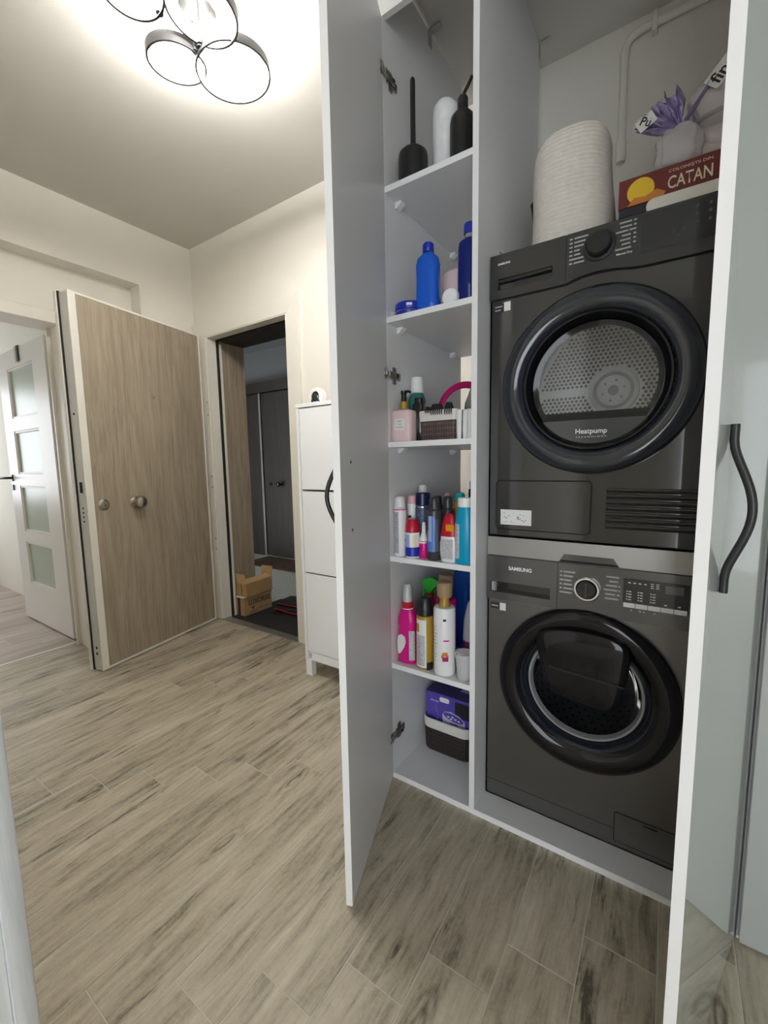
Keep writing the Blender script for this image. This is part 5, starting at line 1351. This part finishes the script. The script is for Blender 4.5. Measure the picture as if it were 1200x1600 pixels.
text('CATAN', 0.092, 'cream', t, (0.010, -GY - 0.0008, 0.050), (90, 0, 0), 0.030, bold=0.012)
text('COLONI\u015eTII DIN', 0.090, 'cream', t, (0.010, -GY - 0.0008, 0.077), (90, 0, 0), 0.009)
t = thing('white_tray', 'shallow white plastic tray at the front edge of the dryer, under the game box', 'tray', (0.86, 0.13, DT))
def tray():
    bm = prism(rrect(-0.132, 0.112, 0.0, 0.034, 0.014), -0.029, 0.27, bev=0.002)
    return bm
obj('tray_wall', tray(), 'offwhite', t, 40)
obj('tray_foot', bx(-0.140, 0.112, -0.031, -0.0295, 0.0, 0.005), 'offwhite', t, 0)
t = thing('paper_roll_pack', 'pack of paper rolls in lilac printed film lying on the board game box', 'paper rolls', (0.86, 0.30, DT + 0.036 + GH + 0.001))
for x, z, r, tilt in ((0.022, 0.066, 0.064, 0), (0.046, 0.200, 0.060, -24)):
    pr_ = [(0.020, -0.092), (r - 0.008, -0.092), (r, -0.078), (r, 0.03), (r - 0.008, 0.04), (0.020, 0.04)]
    obj('paper_roll', move(lathe(pr_, 36, closed_prof=True), (x, 0.0, z), RY(90 + tilt)), 'pinkwrap', t, 40)
wrap = NB()
def blob(loc, s, amp, seed, rot=0):
    bm = NB()
    bmesh.ops.create_icosphere(bm, subdivisions=4, radius=1.0)
    rnd = random.Random(seed)
    ph = [rnd.random() * 6 for _ in range(6)]
    for v in bm.verts:
        c = v.co
        k = 1 + amp * (math.sin(c.x * 7 + ph[0]) * math.sin(c.y * 6 + ph[1]) + 0.6 * math.sin(c.z * 11 + ph[2] + c.x * 5) + 0.4 * math.sin(c.y * 17 + ph[3]))
        p = 0.72
        v.co = Vector((math.copysign(abs(c.x) ** p, c.x) * s[0] * k, math.copysign(abs(c.y) ** p, c.y) * s[1] * k, math.copysign(abs(c.z) ** p, c.z) * s[2] * k))
    bmesh.ops.rotate(bm, cent=(0, 0, 0), matrix=RY(rot), verts=bm.verts)
    bmesh.ops.translate(bm, vec=loc, verts=bm.verts)
    return bm
obj('film_knot', blob((-0.072, -0.060, 0.066), (0.050, 0.046, 0.060), 0.10, 3), 'film', t, 60)
fan = NB()
n = 34
base = Vector((-0.066, -0.06, 0.118))
rows = []
rf = random.Random(5)
jag = [0.86 + 0.28 * rf.random() for _ in range(n + 1)]
for q, rad in enumerate((0.012, 0.03, 0.055, 0.08, 0.105)):
    row = []
    for k in range(n + 1):
        a = math.radians(92 + 72 * k / n + 4 * math.sin(q * 1.7 + k * 0.9))
        rr = rad * (1 + (jag[k] - 1) * q / 4)
        row.append(fan.verts.new(base + Vector((math.cos(a) * rr, 0.016 * math.sin(k * 1.55 + q * 0.5) * (0.3 + rad / 0.105) * 0.7, math.sin(a) * rr))))
    rows.append(row)
for P, Q in zip(rows, rows[1:]):
    for k in range(n): fan.faces.new((P[k], P[k + 1], Q[k + 1], Q[k]))
obj('film_wrap', blob((0.022, 0.004, 0.133), (0.080, 0.076, 0.122), 0.05, 9, 0), 'clearwrap', t, 60)
fo = obj('twisted_end', fan, 'lilacwrap', t, 60)
sm = fo.modifiers.new('thick', 'SOLIDIFY'); sm.thickness = 0.001
obj('white_patch', move(bx(-0.022, 0.022, -0.0015, 0.0, -0.016, 0.016), (-0.150, -0.072, 0.168), RY(-28)), 'paper', t, 0)
text('Pu', 0.026, 'print_black', t, (-0.150, -0.0742, 0.168), (90, 28, 0), bold=0.02)
obj('white_patch', move(bx(-0.036, 0.036, -0.0015, 0.0, -0.020, 0.020), (0.012, -0.068, 0.222), RY(-48)), 'paper', t, 0)
text('fina', 0.056, 'print_black', t, (0.012, -0.0702, 0.222), (90, -48, 0), bold=0.02)
obj('film_band', tube(NB(), [(-0.062, -0.060, 0.140), (-0.035, -0.062, 0.175), (-0.01, -0.058, 0.215), (0.02, -0.050, 0.255), (0.06, -0.045, 0.268)], 0.012, 8, flat=(0.013, 0.0025)), 'lilacwrap', t, 60)
obj('film_fold', tube(NB(), [(-0.060, -0.060, 0.112), (-0.02, -0.068, 0.128), (0.03, -0.066, 0.137), (0.08, -0.062, 0.142)], 0.012, 8, flat=(0.008, 0.004)), 'greywrap', t, 60)
obj('film_patch', bx(0.05, 0.085, -0.0665, -0.0655, 0.075, 0.100), 'lilacwrap', t, 0)
